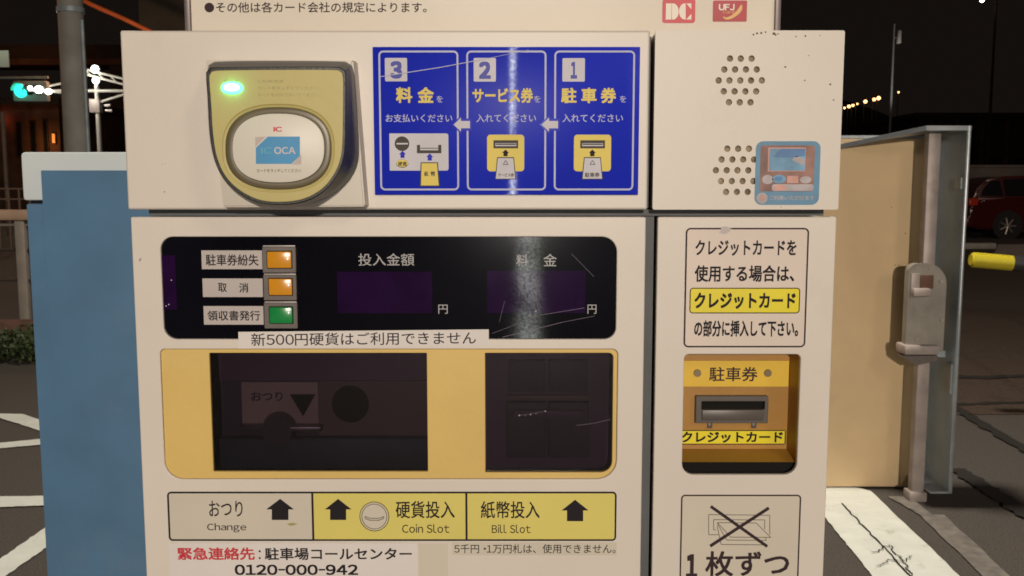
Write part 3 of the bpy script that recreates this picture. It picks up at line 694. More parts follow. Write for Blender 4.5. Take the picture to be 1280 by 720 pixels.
for q, r in (((378, 115), 3), ((390, 111), 4), ((404, 110), 3.5), ((418, 107), 3), ((446, 112), 5), ((452, 116), 3), ((460, 113), 2.5), ((484, 223), 3.5), ((562, 185), 2.2), ((549, 268), 2.5), ((634, 281), 3.4), ((645, 333), 2.8), ((551, 120), 3), ((600, 118), 2), ((520, 122), 2.5), ((470, 690), 2)):
    p.circ(*q, r, 'rust', 0, ry=r * random.uniform(.6, 1))
p.build('wear_pattern', pm, 'rust spots on the header and speaker boxes')

# --- speaker box, right
X3 = lambda x, y: (800 + x / 2.6654, y / 2.6654)
holes = []
def hole_grid(cx, y0, dy, drift, mask=None):
    for r, n in enumerate((3, 4, 5, 4, 3)):
        for k in range(n):
            x = cx - drift * r + (k - (n - 1) / 2) * 36; y = y0 + dy * r
            if mask and x > mask: continue
            a = at(*X3(x, y), YU); holes.append(ell(a[0], a[1], .0027, .0027, 16))
hole_grid(336, 195, 36.5, .9); hole_grid(327, 495.5, 36, 1.0, 384)
plate('speaker_front', rr(VX0, VX1, UZ0, UZ1, .0015, 2), holes, YU, YU + .003, M['paint'], pm, bev=.0)
w = PR(870, 55, 975, 250, YU)
M['backing'] = mat('speaker_backing', (0.24, 0.19, 0.13), 0.8, vary=0.7, vscale=120)
box('speaker_backing', w[0], w[1], YU + .0034, YU + .005, w[2], w[3], M['backing'], pm)
w = PR(944, 176.5, 1024.5, 256, YU)
so = prism('equipment_sticker', rr(*w, .006), YU - .0005, YU - .0001, M['stk_blue'], pm, label='worn blue sticker showing a small reader with a screen')
p = Print(YU - .0005, (930, 165, 7.2))
p.rect(145, 120, 632, 535, 'stk_brown', 0, r=22); p.rect(215, 140, 552, 355, 'stk_pink', 1); p.rect(228, 150, 548, 348, 'stk_sky', 2)
p.poly([(260, 225), (300, 180), (340, 150), (548, 150), (548, 215), (430, 230)], 'stk_skyd', 3)
p.poly([(430, 250), (470, 215), (520, 230), (545, 250), (540, 300), (480, 280)], 'stk_pale', 3)
p.circ(212, 428, 50, 'stk_pale', 1, ry=42); p.circ(315, 425, 62, 'stk_sky', 1, ry=40); p.circ(310, 420, 36, 'stk_skyd', 2, ry=20); p.rect(388, 395, 488, 460, 'stk_pink', 1); p.circ(555, 430, 52, 'stk_pale', 1, ry=32)
p.rect(250, 470, 625, 530, 'stk_pale', 1, r=20); p.circ(320, 500, 62, 'stk_pink', 2, ry=26)
p.circ(162, 596, 50, 'stk_pale', 0); p.circ(165, 592, 22, 'stk_pink', 1)
p.text('ご利用いただけます', 226, 572, 632, 614, 'stk_pale', 0, .02)
p.build('lettering', so)

# --- contactless card reader
def chaikin(P, n=2):
    for _ in range(n):
        Q = []
        for a, b in zip(P, P[1:] + P[:1]):
            Q += [(a[0] * .75 + b[0] * .25, a[1] * .75 + b[1] * .25), (a[0] * .25 + b[0] * .75, a[1] * .25 + b[1] * .75)]
        P = Q
    return P
def resample(P, n=72):
    P = list(P); L = [0]
    for a, b in zip(P, P[1:] + P[:1]): L.append(L[-1] + math.dist(a, b))
    P = P + P[:1]; out = []; j = 0
    for i in range(n):
        t = L[-1] * i / n
        while L[j + 1] < t: j += 1
        k = (t - L[j]) / max(1e-9, L[j + 1] - L[j]); out.append((P[j][0] + (P[j + 1][0] - P[j][0]) * k, P[j][1] + (P[j + 1][1] - P[j][1]) * k))
    return out
face = [(261, 97), (262.5, 90), (269, 87.5), (420, 86.8), (427, 89), (429.3, 96), (429, 130), (428.6, 172), (427, 196), (420, 215), (406, 234.5), (386, 247), (364, 252.5), (330, 252.5), (307, 243.5), (285, 226.5), (272, 203), (266, 172), (263.8, 130)]
base = [(258.5, 96), (260, 80), (267, 76), (430, 76), (439, 79), (442, 90), (445.5, 140), (448.5, 190), (444.5, 212), (429, 234), (403, 251), (369, 260), (330, 260), (301, 248), (279, 226), (266, 198), (261, 165), (259.5, 130)]
rim = [(345 + (x - 345) * 1.048, 170 + (y - 170) * 1.05) for x, y in face]
mid = [(x * .45 + X * .55, y * .45 + Y_ * .55) for (x, y), (X, Y_) in zip(resample(chaikin(rim)), resample(chaikin(base)))]
YH, YS = -.026, -.060
W3 = lambda P, Y: [Vector((*(lambda a: (a[0], Y, a[1]))(at(*q, Y)),)) for q in P]
hf = [(257, 74.5), (441, 75.5), (456, 258), (279, 259)]; hb = [(259, 76), (447, 76.5), (461.5, 259.5), (281, 260)]
bm = bmesh.new(); a = [bm.verts.new(q) for q in W3(hf, YH)]; b = [bm.verts.new(q) for q in W3(hb, YU - .0003)]
bm.faces.new(a); bm.faces.new(b)
for i in range(4): bm.faces.new((a[i], a[(i + 1) % 4], b[(i + 1) % 4], b[i]))
bmesh.ops.bevel(bm, geom=bm.edges[:], offset=.0012, segments=2, affect='EDGES')
bm_obj('reader_mount', bm, M['housing'], pm, smooth=True)
rb = resample(chaikin(base)); rm = resample(chaikin(rim))
shr = lambda P, k: [(345 + (x - 345) * k, 170 + (y - 170) * k) for x, y in P]
cr = loft('card_reader', [W3(rb, YH + .001), W3(rb, YH - .006), W3(mid, YH - .020), W3(rm, YS + .0035), W3(shr(rm, .997), YS + .001), W3(shr(rm, .985), YS)], M['blackplastic'], pm, label='black bodied contactless card reader with olive face')
oval = lambda cx, cy, rx, ry, p_, Y: [(cx + rx * math.copysign(abs(math.cos(t)) ** (2 / p_), math.cos(t)), cy - ry * math.copysign(abs(math.sin(t)) ** (2 / p_), math.sin(t))) for t in (2 * math.pi * i / 56 for i in range(56))]
F2 = lambda P, Y: [at(*q, Y) for q in P]
ox, oy = 348, 185.3
plate('reader_face', F2(resample(chaikin(face), 96), YS - .0015), [F2(oval(ox, oy, 70, 55, 2.45, 0), YS - .0015)], YS - .0015, YS + .0002, M['olive'], cr, bev=.0004)
# shallow moat round the touch pad, dark ring, domed pad
loft('face_moat', [W3(oval(ox, oy, 70.4, 55.4, 2.45, 0), YS - .0011), W3(oval(ox, oy, 67.6, 52.8, 2.45, 0), YS - .0003), W3(oval(ox, oy, 62, 47.6, 2.45, 0), YS - .0002)], M['olive'], cr, cap=False)
loft('pad_ring', [W3(oval(ox, oy, 66.5, 51.6, 2.45, 0), YS - .0001), W3(oval(ox, oy, 66.0, 51.2, 2.45, 0), YS - .0028), W3(oval(ox, oy, 64.0, 49.5, 2.45, 0), YS - .0034), W3(oval(ox, oy, 58.0, 43.8, 2.45, 0), YS - .0030), W3(oval(ox, oy, 57.5, 43.3, 2.45, 0), YS - .001)], M['olive_ring'], cr, cap=False)
loft('touch_pad', [W3(oval(ox, oy - .3, 57.8, 43.4, 2.45, 0), YS - .001), W3(oval(ox, oy - .3, 57.4, 43.0, 2.45, 0), YS - .0030), W3(oval(ox, oy - .3, 56, 41.8, 2.45, 0), YS - .0033)], M['padwhite'], cr)
p = Print(YS - .0034, (270, 130, 5.331))
p.text('IC', 383, 152, 440, 184, 'red', 0, .03)
p.poly([(262, 220), (330, 217), (262, 285)], 'pinkgrey', 0); p.poly([(568, 335), (568, 402), (508, 402)], 'pinkgrey', 0)
p.poly([(345, 217), (559, 217), (559, 345), (503, 399), (266, 399), (266, 292)], 'cyan', 0)
p.text('IC', 300, 288, 378, 333, 'cyan_faint', 1, .02); p.text('OCA', 388, 286, 530, 334, 'lavw', 1, .025)
p.text('カードをタッチしてください', 272, 432, 566, 456, 'ink_gr', 0, -.002)
p.build('pad_lettering', cr)
p = Print(YS - .0016, (250, 70, 5.818))
p.text('タッチ', 172, 170, 282, 190, 'ink_faint', 0, .0)
p.text('ご利用方法', 420, 172, 606, 194, 'ink_faint', 0, -.004); p.text('カードをタッチしてください。', 420, 220, 872, 246, 'ink_faint', 0, -.008); p.text('カードをはなさないでください。', 420, 270, 880, 294, 'ink_faint', 0, -.008)
p.build('face_lettering', cr)
w = PR(276.5, 102.5, 303.5, 117.5, YS - .002)
cx, cz = (w[0] + w[1]) / 2, (w[2] + w[3]) / 2; ax, az = (w[1] - w[0]) / 2, (w[3] - w[2]) / 2
L = prism('signal_lamp', ell(cx, cz, ax, az, 30, 2.3), YS - .0030, YS - .0012, M['led'], cr, bev=.0006)
prism('lamp_core', ell(cx, cz + .0004, ax * .74, az * .62, 26, 2.3), YS - .0034, YS - .0029, M['ledcore'], cr, bev=.0002)
lamp('reader_glow', 'POINT', (cx, YS - .010, cz), 0.0035, (0.2, 1.0, 0.5), shadow_soft_size=.006)

# ------------------------------------------------------------------ the sign standing on the machine
YN = .045
w = PR(238, -170, 970, 45, YN); sz = UZ1 - .001
nb = thing('card_notice_board', ((w[0] + w[1]) / 2, YN, sz), 'cream notice board with card emblems standing on top of the payment machine', 'sign')
x0, x1 = xw(239, 20, YN), xw(968, 20, YN); z1 = sz + .20
box('sign_panel', x0, x1, YN, YN + .008, sz, z1, M['signwhite'], nb, bev=.0008)
bm = bmesh.new()
add_box(bm, x1 - .0002, x1 + .0046, YN - .004, YN + .016, sz, z1, .0006); add_box(bm, x0 - .0046, x0 + .0002, YN - .004, YN + .016, sz, z1, .0006); add_box(bm, x0 - .0046, x1 + .0046, YN - .004, YN + .016, z1 - .0003, z1 + .006, .0006)
bm_obj('sign_frame', bm, M['signframe'], nb, smooth=True)
p = Print(YN - .0002, (225, 0, 3.821))
p.circ(140, 36, 23, 'ink_br', 0); p.text('その他は各カード会社の規定によります。', 172, 10, 1178, 60, 'ink_br', 0, .006)
p.build('lettering', nb)
p = Print(YN - .0002, (815, 0, 7.529))
p.rect(97, -12, 407, 217, 'red', 0, r=26)
# two facing letter shapes of the first emblem
p.rect(130, 33, 182, 184, 'signwhite', 1)
dsh = [(186, 33), (205, 33)] + [(198 + 52 * math.cos(a), 108.5 - 76 * math.sin(a)) for a in (math.radians(q) for q in range(80, -81, -10))] + [(205, 184), (186, 184)]
p.poly(dsh, 'signwhite', 1)
csh = [(316, 33), (302, 33)] + [(308 - 54 * math.cos(a), 108.5 - 76 * math.sin(a)) for a in (math.radians(q) for q in range(80, -81, -10))] + [(302, 184), (316, 184)]
p.poly(csh, 'signwhite', 1); p.poly([(322, 33), (370, 33), (370, 88)], 'signwhite', 1); p.poly([(322, 184), (370, 130), (370, 184)], 'signwhite', 1)
p.build('card_emblem', nb, 'red rounded emblem with pale block letters')
p = Print(YN - .0002, (815, 0, 7.529))
p.rect(573, 5, 893, 204, 'darkred', 0, r=10)
p.text('UFJ', 628, 38, 776, 98, 'signwhite', 1, .03); p.text('Card', 668, 98, 772, 128, 'gold', 1, .0)
out = [(666, 148), (690, 168), (720, 160), (760, 138), (800, 100), (830, 55), (838, 38), (850, 60), (846, 95), (820, 130), (780, 160), (740, 180), (700, 187), (672, 175)]
bb = chaikin(out, 2); p.poly(bb, 'gold', 1.5)
p.build('card_emblem', nb, 'dark red emblem with a gold swoosh')
# ------------------------------------------------------------------ blue cabinet behind the machine, left
def cabinet_blue():
    Y0 = .55
    X = lambda px, py: at(px, py, Y0)[0]
    xl, xp, xr = X(33, 300), X(54.5, 260), X(640, 300)
    zt, zc, zp = at(100, 190, Y0)[1], at(45, 251, Y0)[1], at(100, 213, Y0)[1]
    t = thing('equipment_cabinet', ((xl + xr) / 2, Y0 + .25, 0), 'blue painted steel cabinet with a white cap behind the payment machine', 'cabinet')
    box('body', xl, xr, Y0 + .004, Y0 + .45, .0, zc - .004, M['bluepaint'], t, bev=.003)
    box('cap_seam', xl + .006, xr - .006, Y0 + .012, Y0 + .44, zc - .0042, zc + .002, M['dark'], t)
    box('cap', xl - .0035, xr + .004, Y0 + .002, Y0 + .455, zc, zt, M['capwhite'], t, bev=.005)
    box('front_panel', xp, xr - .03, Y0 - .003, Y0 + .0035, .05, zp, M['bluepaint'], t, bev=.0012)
    p = Print(Y0 - .003, (0, 170, 2.571))
    M['reflection_patch'] = mat('pale_reflection', (0.17, 0.21, 0.26), 0.6, vary=.4, vscale=60, stain=(0.10, 0.18, 0.28), stain_scale=30, stain_amt=.9)  # pale patch colour for a lamp reflection on the panel; unused
    for q in ((175, 180), (318, 255), (316, 247), (205, 330), (150, 395), (375, 300), (290, 530), (170, 560), (330, 420), (250, 290)): p.circ(*q, random.uniform(.9, 1.8), 'chip', 0)
    p.build('wear_pattern', t)
cabinet_blue()

# ------------------------------------------------------------------ steel cabinet, right
def cabinet_steel():
    Yb, Yn, Yr = 3.27, 3.035, 3.10
    xl, xb, xs = at(985, 400, Yb)[0], at(1160.5, 200, Yb)[0], at(1177, 172, Yb)[0]
    zt, zb = at(1100, 173.5, Yb)[1], .012
    ztop = at(1190, 158, Yn)[1]
    t = thing('steel_cabinet', ((xl + xs) / 2, Yb, 0), 'tall galvanised steel cabinet standing open with tan inner board and locking rod', 'cabinet')
    prism('inner_board', rr(xl, xb, zb, zt, (.005, .035, .012, .005)), Yb, Yb + .018, M['tan'], t)
    box('back_sheet', xl - .05, xs, Yb + .02, Yb + .03, .03, zt + .004, M['galv'], t)
    box('side_wall', xs - .003, xs + .003, Yn, Yb + .03, .06, ztop, M['galv_dull'], t)
    box('side_lip', xs - .001, xs + .010, Yn - .006, Yn + .004, .06, ztop + .002, M['galv'], t, bev=.002)
    # top flange: narrow at the left, as deep as the side wall at the right
    bm = bmesh.new()
    xk = at(1155, 158, Yn + .02)[0]; xq = at(1046, 182, Yb)[0]
    zq = at(1046, 182, Yb)[1]
    pl = [(xq, Yb - .005, zq), (xk, Yn, ztop), (xs + .012, Yn, ztop), (xs + .012, Yb + .03, ztop), (xq, Yb + .03, zq)]
    lo = [bm.verts.new((x, y, z - .004)) for x, y, z in pl]; hi = [bm.verts.new((x, y, z + .003)) for x, y, z in pl]
    bm.faces.new(lo); bm.faces.new(hi)
    for i in range(5): bm.faces.new((lo[i], lo[(i + 1) % 5], hi[(i + 1) % 5], hi[i]))
    for (a, b) in zip(pl[:3], pl[1:3]):
        f = [bm.verts.new(q) for q in ((a[0], a[1] - .003, a[2] - .016), (b[0], b[1] - .003, b[2] - .016), (b[0], b[1] - .003, b[2] + .0025), (a[0], a[1] - .003, a[2] + .0025))]
        g = [bm.verts.new((v.co.x, v.co.y + .002, v.co.z)) for v in f]
        bm.faces.new(f); bm.faces.new(g)
        for i in range(4): bm.faces.new((f[i], f[(i + 1) % 4], g[(i + 1) % 4], g[i]))
    bm_obj('top_flange', bm, M['galv'], t)
    box('top_frame', xl, xs - .004, Yb - .004, Yb + .019, zt + .002, zt + .014, M['galv'], t)
    xr0, xr1 = at(1160, 340, Yr)[0] - .012, at(1175, 240, Yr)[0] + .0
    rod = box('locking_rod', at(1157.5, 240, Yr)[0], at(1174.5, 240, Yr)[0], Yr, Yr + .05, at(1155, 622, Yr)[1], ztop - .006, M['rod'], t, bev=.012)
    xr = (at(1157.5, 240, Yr)[0] + at(1174.5, 240, Yr)[0]) / 2
    box('rod_foot', xr - .040, xr + .036, Yr - .012, Yr + .06, .0, .045, M['rod'], t, bev=.008)
    q = at(1166, 350, Yr - .05)
    # curved keeper over the handle
    w = PR(1138, 330, 1186, 380, Yr - .05)
    M['keeper'] = mat('keeper_grey', (0.29, 0.27, 0.235), .5, metal=.1, vary=.2, vscale=10, stain=(.16, .14, .12), stain_scale=9, stain_amt=.7)
    k = prism('latch_keeper', rr(w[0], w[1], at(1150, 441, Yr - .05)[1], w[3], (.035, .085, .008, .008)), Yr - .03, Yr + .01, M['keeper'], t, bev=.008)
    h = PR(1139, 342, 1150, 372, Yr - .04); box('latch_plate', h[0], h[1], Yr - .040, Yr - .0302, h[2], h[3], M['rod'], k, bev=.003)
    h = PR(1150, 344, 1167, 361, Yr - .034); box('latch_notch', h[0], h[1], Yr - .034, Yr - .0302, h[2], h[3], M['darkwall'], k, bev=.001)
    h = PR(1143, 361, 1165, 371, Yr - .07); box('latch_lever', h[0], h[1], Yr - .065, Yr - .0302, h[2], h[3], M['rod'], k, bev=.006)
    for bx, by in ((1177, 352), (1178, 400), (1146, 424)):
        h = at(bx, by, Yr - .034); tube('bolt', (h[0], Yr - .036, h[1]), (h[0], Yr - .0302, h[1]), .009, M['rod'], k, n=6)
    h = PR(1133, 372, 1137.5, 424, Yb - .03); box('handle_slot', h[0], h[1], Yb - .02, Yb - .0005, h[2], h[3], M['darkwall'], t, bev=.003)
    h = PR(1131, 432, 1175, 444, Yr - .06); br = box('rod_bracket', h[0], h[1], Yr - .06, Yr + .04, h[2], h[3], M['rod'], t, bev=.008)
    h = PR(1127, 444, 1172, 457, Yr - .03)
    prism('bracket_web', [(h[0], h[3] - .002), (h[1], h[3] - .002), (h[1], h[2] + .02), (h[0] + .06, h[2])], Yr - .03, Yr + .03, M['btnframe'], br)
    h = PR(1168, 438, 1188, 446, Yn + .1); box('bracket_arm', h[0], xs - .004, Yn + .09, Yn + .11, h[2], h[3], M['galv_dull'], br)
    for py0, py1, lab in ((455, 492, 'lower pale hinge leaf on the side wall'), (222, 236, 'upper pale hinge leaf on the side wall')):
        h = PR(1180, py0, 1190, py1, Yn + .03); box('hinge_leaf', xs - .010, xs - .0035, Yn + .02, Yn + .075, h[2], h[3], M['galv'], t, label=lab)
    h = PR(1164, 616, 1190, 620, Yn + .02); box('bottom_flange', at(1163, 618, Yn)[0], xs + .01, Yn, Yb, .058, .066, M['galv'], t)
    p = Print(Yb, (1110, 140, 2.77)); 
    for q in ((25, 530), (37, 528), (12, 330), (90, 140), (60, 420)): p.circ(*q, random.uniform(1.2, 2.4), 'ink_br', 0)
    p.build('wear_pattern', t)
cabinet_steel()

# ------------------------------------------------------------------ barrier pipe, wheel stop, car, wall
def pipe():
    Y = 4.5; a, b = at(1213, 324.5, Y), at(1262, 328.5, Y); r = .0435
    e = (a[0] + (b[0] - a[0]) * 7, Y - .3, a[1] + (b[1] - a[1]) * 1.2)
    A, B = V((a[0], Y, a[1])), V((b[0], Y - .02, b[1])); D = (B - A).normalized(); L = (B - A).length
    t = thing('guard_barrier', (A.x + 1.2, Y, 0), 'yellow and black striped guard pipe beyond the steel cabinet', 'barrier')
    bm = bmesh.new(); n = 8; mi = 0
    add_tube(bm, A + D * .012, A + D * L, r, r, 28, 0)
    add_tube(bm, A, A + D * .013, r * .72, r, 28, 0)
    for k in range(n): add_tube(bm, A + D * (L + .0005 + k * .2), A + D * (L + (k + 1) * .2), r, r, 28, 1 - k % 2)
    bm_obj('pipe', bm, [M['hoopyel'], M['hoopblk']], t, smooth=True)
    for k, lab in ((.62, None), (1.5, None)):
        P = A + D * k; tube('post', (P.x, P.y, 0), (P.x, P.y, P.z - .02), .036, M['hoopyel'], t)
pipe()
g0 = gnd(1204, 312); g1 = gnd(1246, 312)
ws = box('wheel_stop', g0.x, g1.x, g0.y, g0.y + .18, 0.004, .13, M['concrete'], bev=.03)
tag(ws, 'pale concrete wheel stop on the ground before the red car', 'wheel stop')
sheet('pavement', G((1240, 323), (1400, 334), (1400, 305), (1248, 306)), .008, M['concrete'], 'pale concrete paving beside the wheel stop', 'paving')

def car():
    Y0 = 22.3; k = 23.1 / FPX; X0 = at(1212, 260, Y0)[0]
    t = thing('parked_car', (X0 + 2.1, Y0 + .85, 0), 'dark red hatchback parked by the low wall, seen past the steel cabinet', 'car')
    P = lambda pts: [(X0 + x, z) for x, z in pts]
    low = P([(0.03, .30), (0.0, .45), (0.02, .75), (.10, .98), (1.0, 1.0), (2.9, .97), (3.75, .86), (4.12, .70), (4.18, .40), (4.1, .26), (3.6, .22), (.3, .22)])
    body = prism('body', low, Y0, Y0 + 1.68, M['carred'], t, bev=.07)
    top = P([(.10, .97), (.22, 1.20), (.48, 1.43), (.9, 1.52), (1.7, 1.54), (2.2, 1.47), (2.95, .97)])
    bm = bmesh.new(); a = [bm.verts.new((x, Y0 + .05 + .20 * (z - .97) / .57, z)) for x, z in top]; b = [bm.verts.new((x, Y0 + 1.63 - .20 * (z - .97) / .57, z)) for x, z in top]
    bm.faces.new(a); bm.faces.new(b)
    for i in range(len(a)): bm.faces.new((a[i], a[(i + 1) % len(a)], b[(i + 1) % len(a)], b[i]))
    bmesh.ops.bevel(bm, geom=bm.edges[:], offset=.035, segments=2, affect='EDGES', clamp_overlap=True)
    bm_obj('roof', bm, M['carred'], t, smooth=True)
    wy = lambda z: Y0 + .05 + .20 * (z - .97) / .57 - .006
    for pts, lab in (([(.30, 1.04), (.36, 1.2), (.56, 1.40), (.80, 1.43), (.84, 1.04)], 'rear quarter window'), ([(.90, 1.04), (.88, 1.44), (1.5, 1.47), (1.54, 1.04)], 'rear door window'), ([(1.62, 1.04), (1.60, 1.47), (1.95, 1.45), (2.15, 1.40), (2.68, 1.04)], 'front door window')):
        bm = bmesh.new(); a = [bm.verts.new((X0 + x, wy(z), z)) for x, z in pts]; b = [bm.verts.new((X0 + x, wy(z) + .012, z)) for x, z in pts]
        bm.faces.new(a); bm.faces.new(b); n = len(a)
        for i in range(n): bm.faces.new((a[i], a[(i + 1) % n], b[(i + 1) % n], b[i]))
        bm_obj('side_window', bm, M['carglass'], t, lab)
    for xc, nm in ((.95, 'rear wheel with pale alloy rim'), (3.42, 'front wheel with pale alloy rim')):
        for yy, far in ((Y0 - .005, 0), (Y0 + 1.5, 1)):
            bm = bmesh.new(); add_tube(bm, (X0 + xc, yy, .31), (X0 + xc, yy + .19, .31), .31, .31, 32)
            bmesh.ops.bevel(bm, geom=bm.edges[:], offset=.02, segments=2, affect='EDGES', clamp_overlap=True)
            w = bm_obj('wheel', bm, M['tyre'], t, smooth=True)
            if not far:
                bm = bmesh.new()
                add_tube(bm, (X0 + xc, yy - .012, .31), (X0 + xc, yy + .02, .31), .215, .225, 32, cap=False)
                for s in range(7):
                    q = 2 * math.pi * s / 7; add_tube(bm, (X0 + xc, yy - .006, .31), (X0 + xc + .20 * math.cos(q), yy - .006, .31 + .20 * math.sin(q)), .026, .02, 8)
                add_tube(bm, (X0 + xc, yy - .016, .31), (X0 + xc, yy + .01, .31), .05, .05, 16)
                bm_obj('rim', bm, M['rim'], w, smooth=True)
        bm = bmesh.new(); add_tube(bm, (X0 + xc, Y0 - .003, .33), (X0 + xc, Y0 + .02, .33), .365, .365, 36); bm_obj('wheel_arch', bm, M['tyre'], t)
    for yy in (Y0 - .004, Y0 + 1.36):
        box('tail_lamp', X0 - .01, X0 + .22, yy, yy + .32, .80, .99, M['taillamp'], t, bev=.03)
    box('bumper', X0 - .06, X0 + .30, Y0 - .01, Y0 + 1.69, .28, .56, M['carred'], t, bev=.06)
    box('sill_strip', X0 + 1.4, X0 + 3.0, Y0 - .012, Y0 + .01, .26, .33, M['tyre'], t, bev=.008)
    for xd in (1.20, 2.05): box('door_handle', X0 + xd, X0 + xd + .18, Y0 - .03, Y0 + .0, .84, .87, M['carred'], t, bev=.01)
    box('mirror', X0 + 2.55, X0 + 2.75, Y0 - .15, Y0 + .03, .98, 1.12, M['carred'], t, bev=.04)
car()
w0 = at(1150, 206, 25.5); w1 = at(1500, 206, 25.5)
M['dimconcrete'] = mat('dim_concrete', (0.16, 0.13, 0.11), 0.85, vary=.25, vscale=1.5)
wl = thing('boundary_wall', ((w0[0] + w1[0]) / 2, 25.6, 0), 'low grey concrete wall behind the red car', 'wall')
box('wall_body', w0[0], w1[0], 25.5, 25.72, 0, w0[1] - .08, M['dimconcrete'], wl); box('coping', w0[0] - .03, w1[0] + .03, 25.46, 25.76, w0[1] - .08, w0[1], M['dimconcrete'], wl, bev=.02)

# ------------------------------------------------------------------ far right: mast, lamps on the slope, building
a = at(1112.5, 160, 60)
ms = thing('radio_mast', (a[0], 60, 0), 'slender pale mast with a white antenna box near its top', 'mast')
zt = at(1116, 30, 60)[1]
tube('mast_pole', (a[0], 60, 0), (a[0], 60, zt), .10, M['signalgrey'], ms, r1=.05)
h = PR(1121.8, 38, 1126, 54, 59.6); box('antenna_box', h[0], h[1], 59.5, 59.75, h[2], h[3], M['paper'], ms, bev=.02)
zz = (h[2] + h[3]) / 2; tube('antenna_arm', (a[0], 60, zz), (h[0] + .05, 59.65, zz), .03, M['signalgrey'], ms)
lamp('mast_light', 'SPOT', (a[0] - .5, 56, 1.5), 1500, (1.0, .95, .85), (a[0], 60, zt - 1.5), spot_size=.55, spot_blend=.6, shadow_soft_size=.2)
lab = ['leftmost orange lamp of the row on the slope, half hidden by the machine', 'second orange lamp along the slope from the machine', 'third orange lamp along the slope from the machine', 'middle and faintest orange lamp of the row on the slope', 'orange lamp just left of the closely set upper pair on the slope', 'lower orange lamp of the closely set upper pair on the slope', 'highest orange lamp of the row, nearest the slender mast']
for i, (px, py, r) in enumerate(((1054.5, 135.2, .16), (1060, 133.3, .24), (1065, 132, .20), (1070.5, 130.2, .14), (1080.5, 127.2, .26), (1091.4, 124.6, .24), (1097, 123, .28))):
    a = at(px, py, 140); bm = bmesh.new()
    add_tube(bm, (a[0], 140.2, -.5), (a[0], 140.2, a[1] + .3), .09, .06, 8, 1)
    add_tube(bm, (a[0], 140.2, a[1] + .3), (a[0], 139.8, a[1] + .2), .05, .05, 8, 1)
    s = bmesh.ops.create_icosphere(bm, subdivisions=2, radius=r, matrix=Matrix.Translation((a[0], 139.6, a[1])))
    tag(bm_obj('street_lamp', bm, [M['sodium'], M['bark']], smooth=True), lab[i], 'street lamp', 'orange street lamps along the far slope')
a = at(1227.5, .5, 70); bm = bmesh.new()
add_tube(bm, (a[0] + 1.2, 70.3, 0), (a[0] + 1.2, 70.3, a[1] + .4), .12, .08, 10, 1); add_tube(bm, (a[0] + 1.2, 70.3, a[1] + .4), (a[0], 70.1, a[1] + .25), .05, .05, 8, 1)
bmesh.ops.create_icosphere(bm, subdivisions=2, radius=.15, matrix=Matrix.Translation((a[0], 70, a[1])))
tag(bm_obj('street_lamp', bm, [M['farwhite'], M['bark']], smooth=True), 'tall white street lamp high above the red car', 'street lamp')
a = at(1122.5, 115.5, 138); bm = bmesh.new(); add_tube(bm, (a[0], 138, -.5), (a[0], 138, a[1]), .08, .06, 8, 1); bmesh.ops.create_icosphere(bm, subdivisions=2, radius=.13, matrix=Matrix.Translation((a[0], 137.8, a[1])))
tag(bm_obj('street_lamp', bm, [M['sodium'], M['bark']], smooth=True), 'faint orange lamp on its own just right of the slender mast', 'street lamp')
b0 = at(1150, 100, 90); b1 = at(1330, 100, 90)
bd = thing('warehouse', ((b0[0] + b1[0]) / 2, 95, 0), 'dark low building behind the wall and the red car', 'building')
zt = at(1200, 148, 90)[1]
box('wall', b0[0], b1[0], 90, 104, -.5, zt, M['darkwall2'], bd)
box('roof', b0[0] - .5, b1[0] + .5, 89.4, 104.6, zt + .002, zt + .5, M['bark'], bd, bev=.05)
for i in range(6):
    x = b0[0] + 1.0 + i * 2.4
    box('pilaster', x, x + .4, 89.75, 90.0, -.5, zt - .1, M['darkwall'], bd)
for i in range(5):
    x = b0[0] + 1.9 + i * 2.4; f = box('window', x, x + 1.0, 89.9, 89.99, 2.2, 3.8, M['bark'], bd); box('pane', x + .08, x + .92, 89.86, 89.9, 2.28, 3.72, M['carglass'], f)

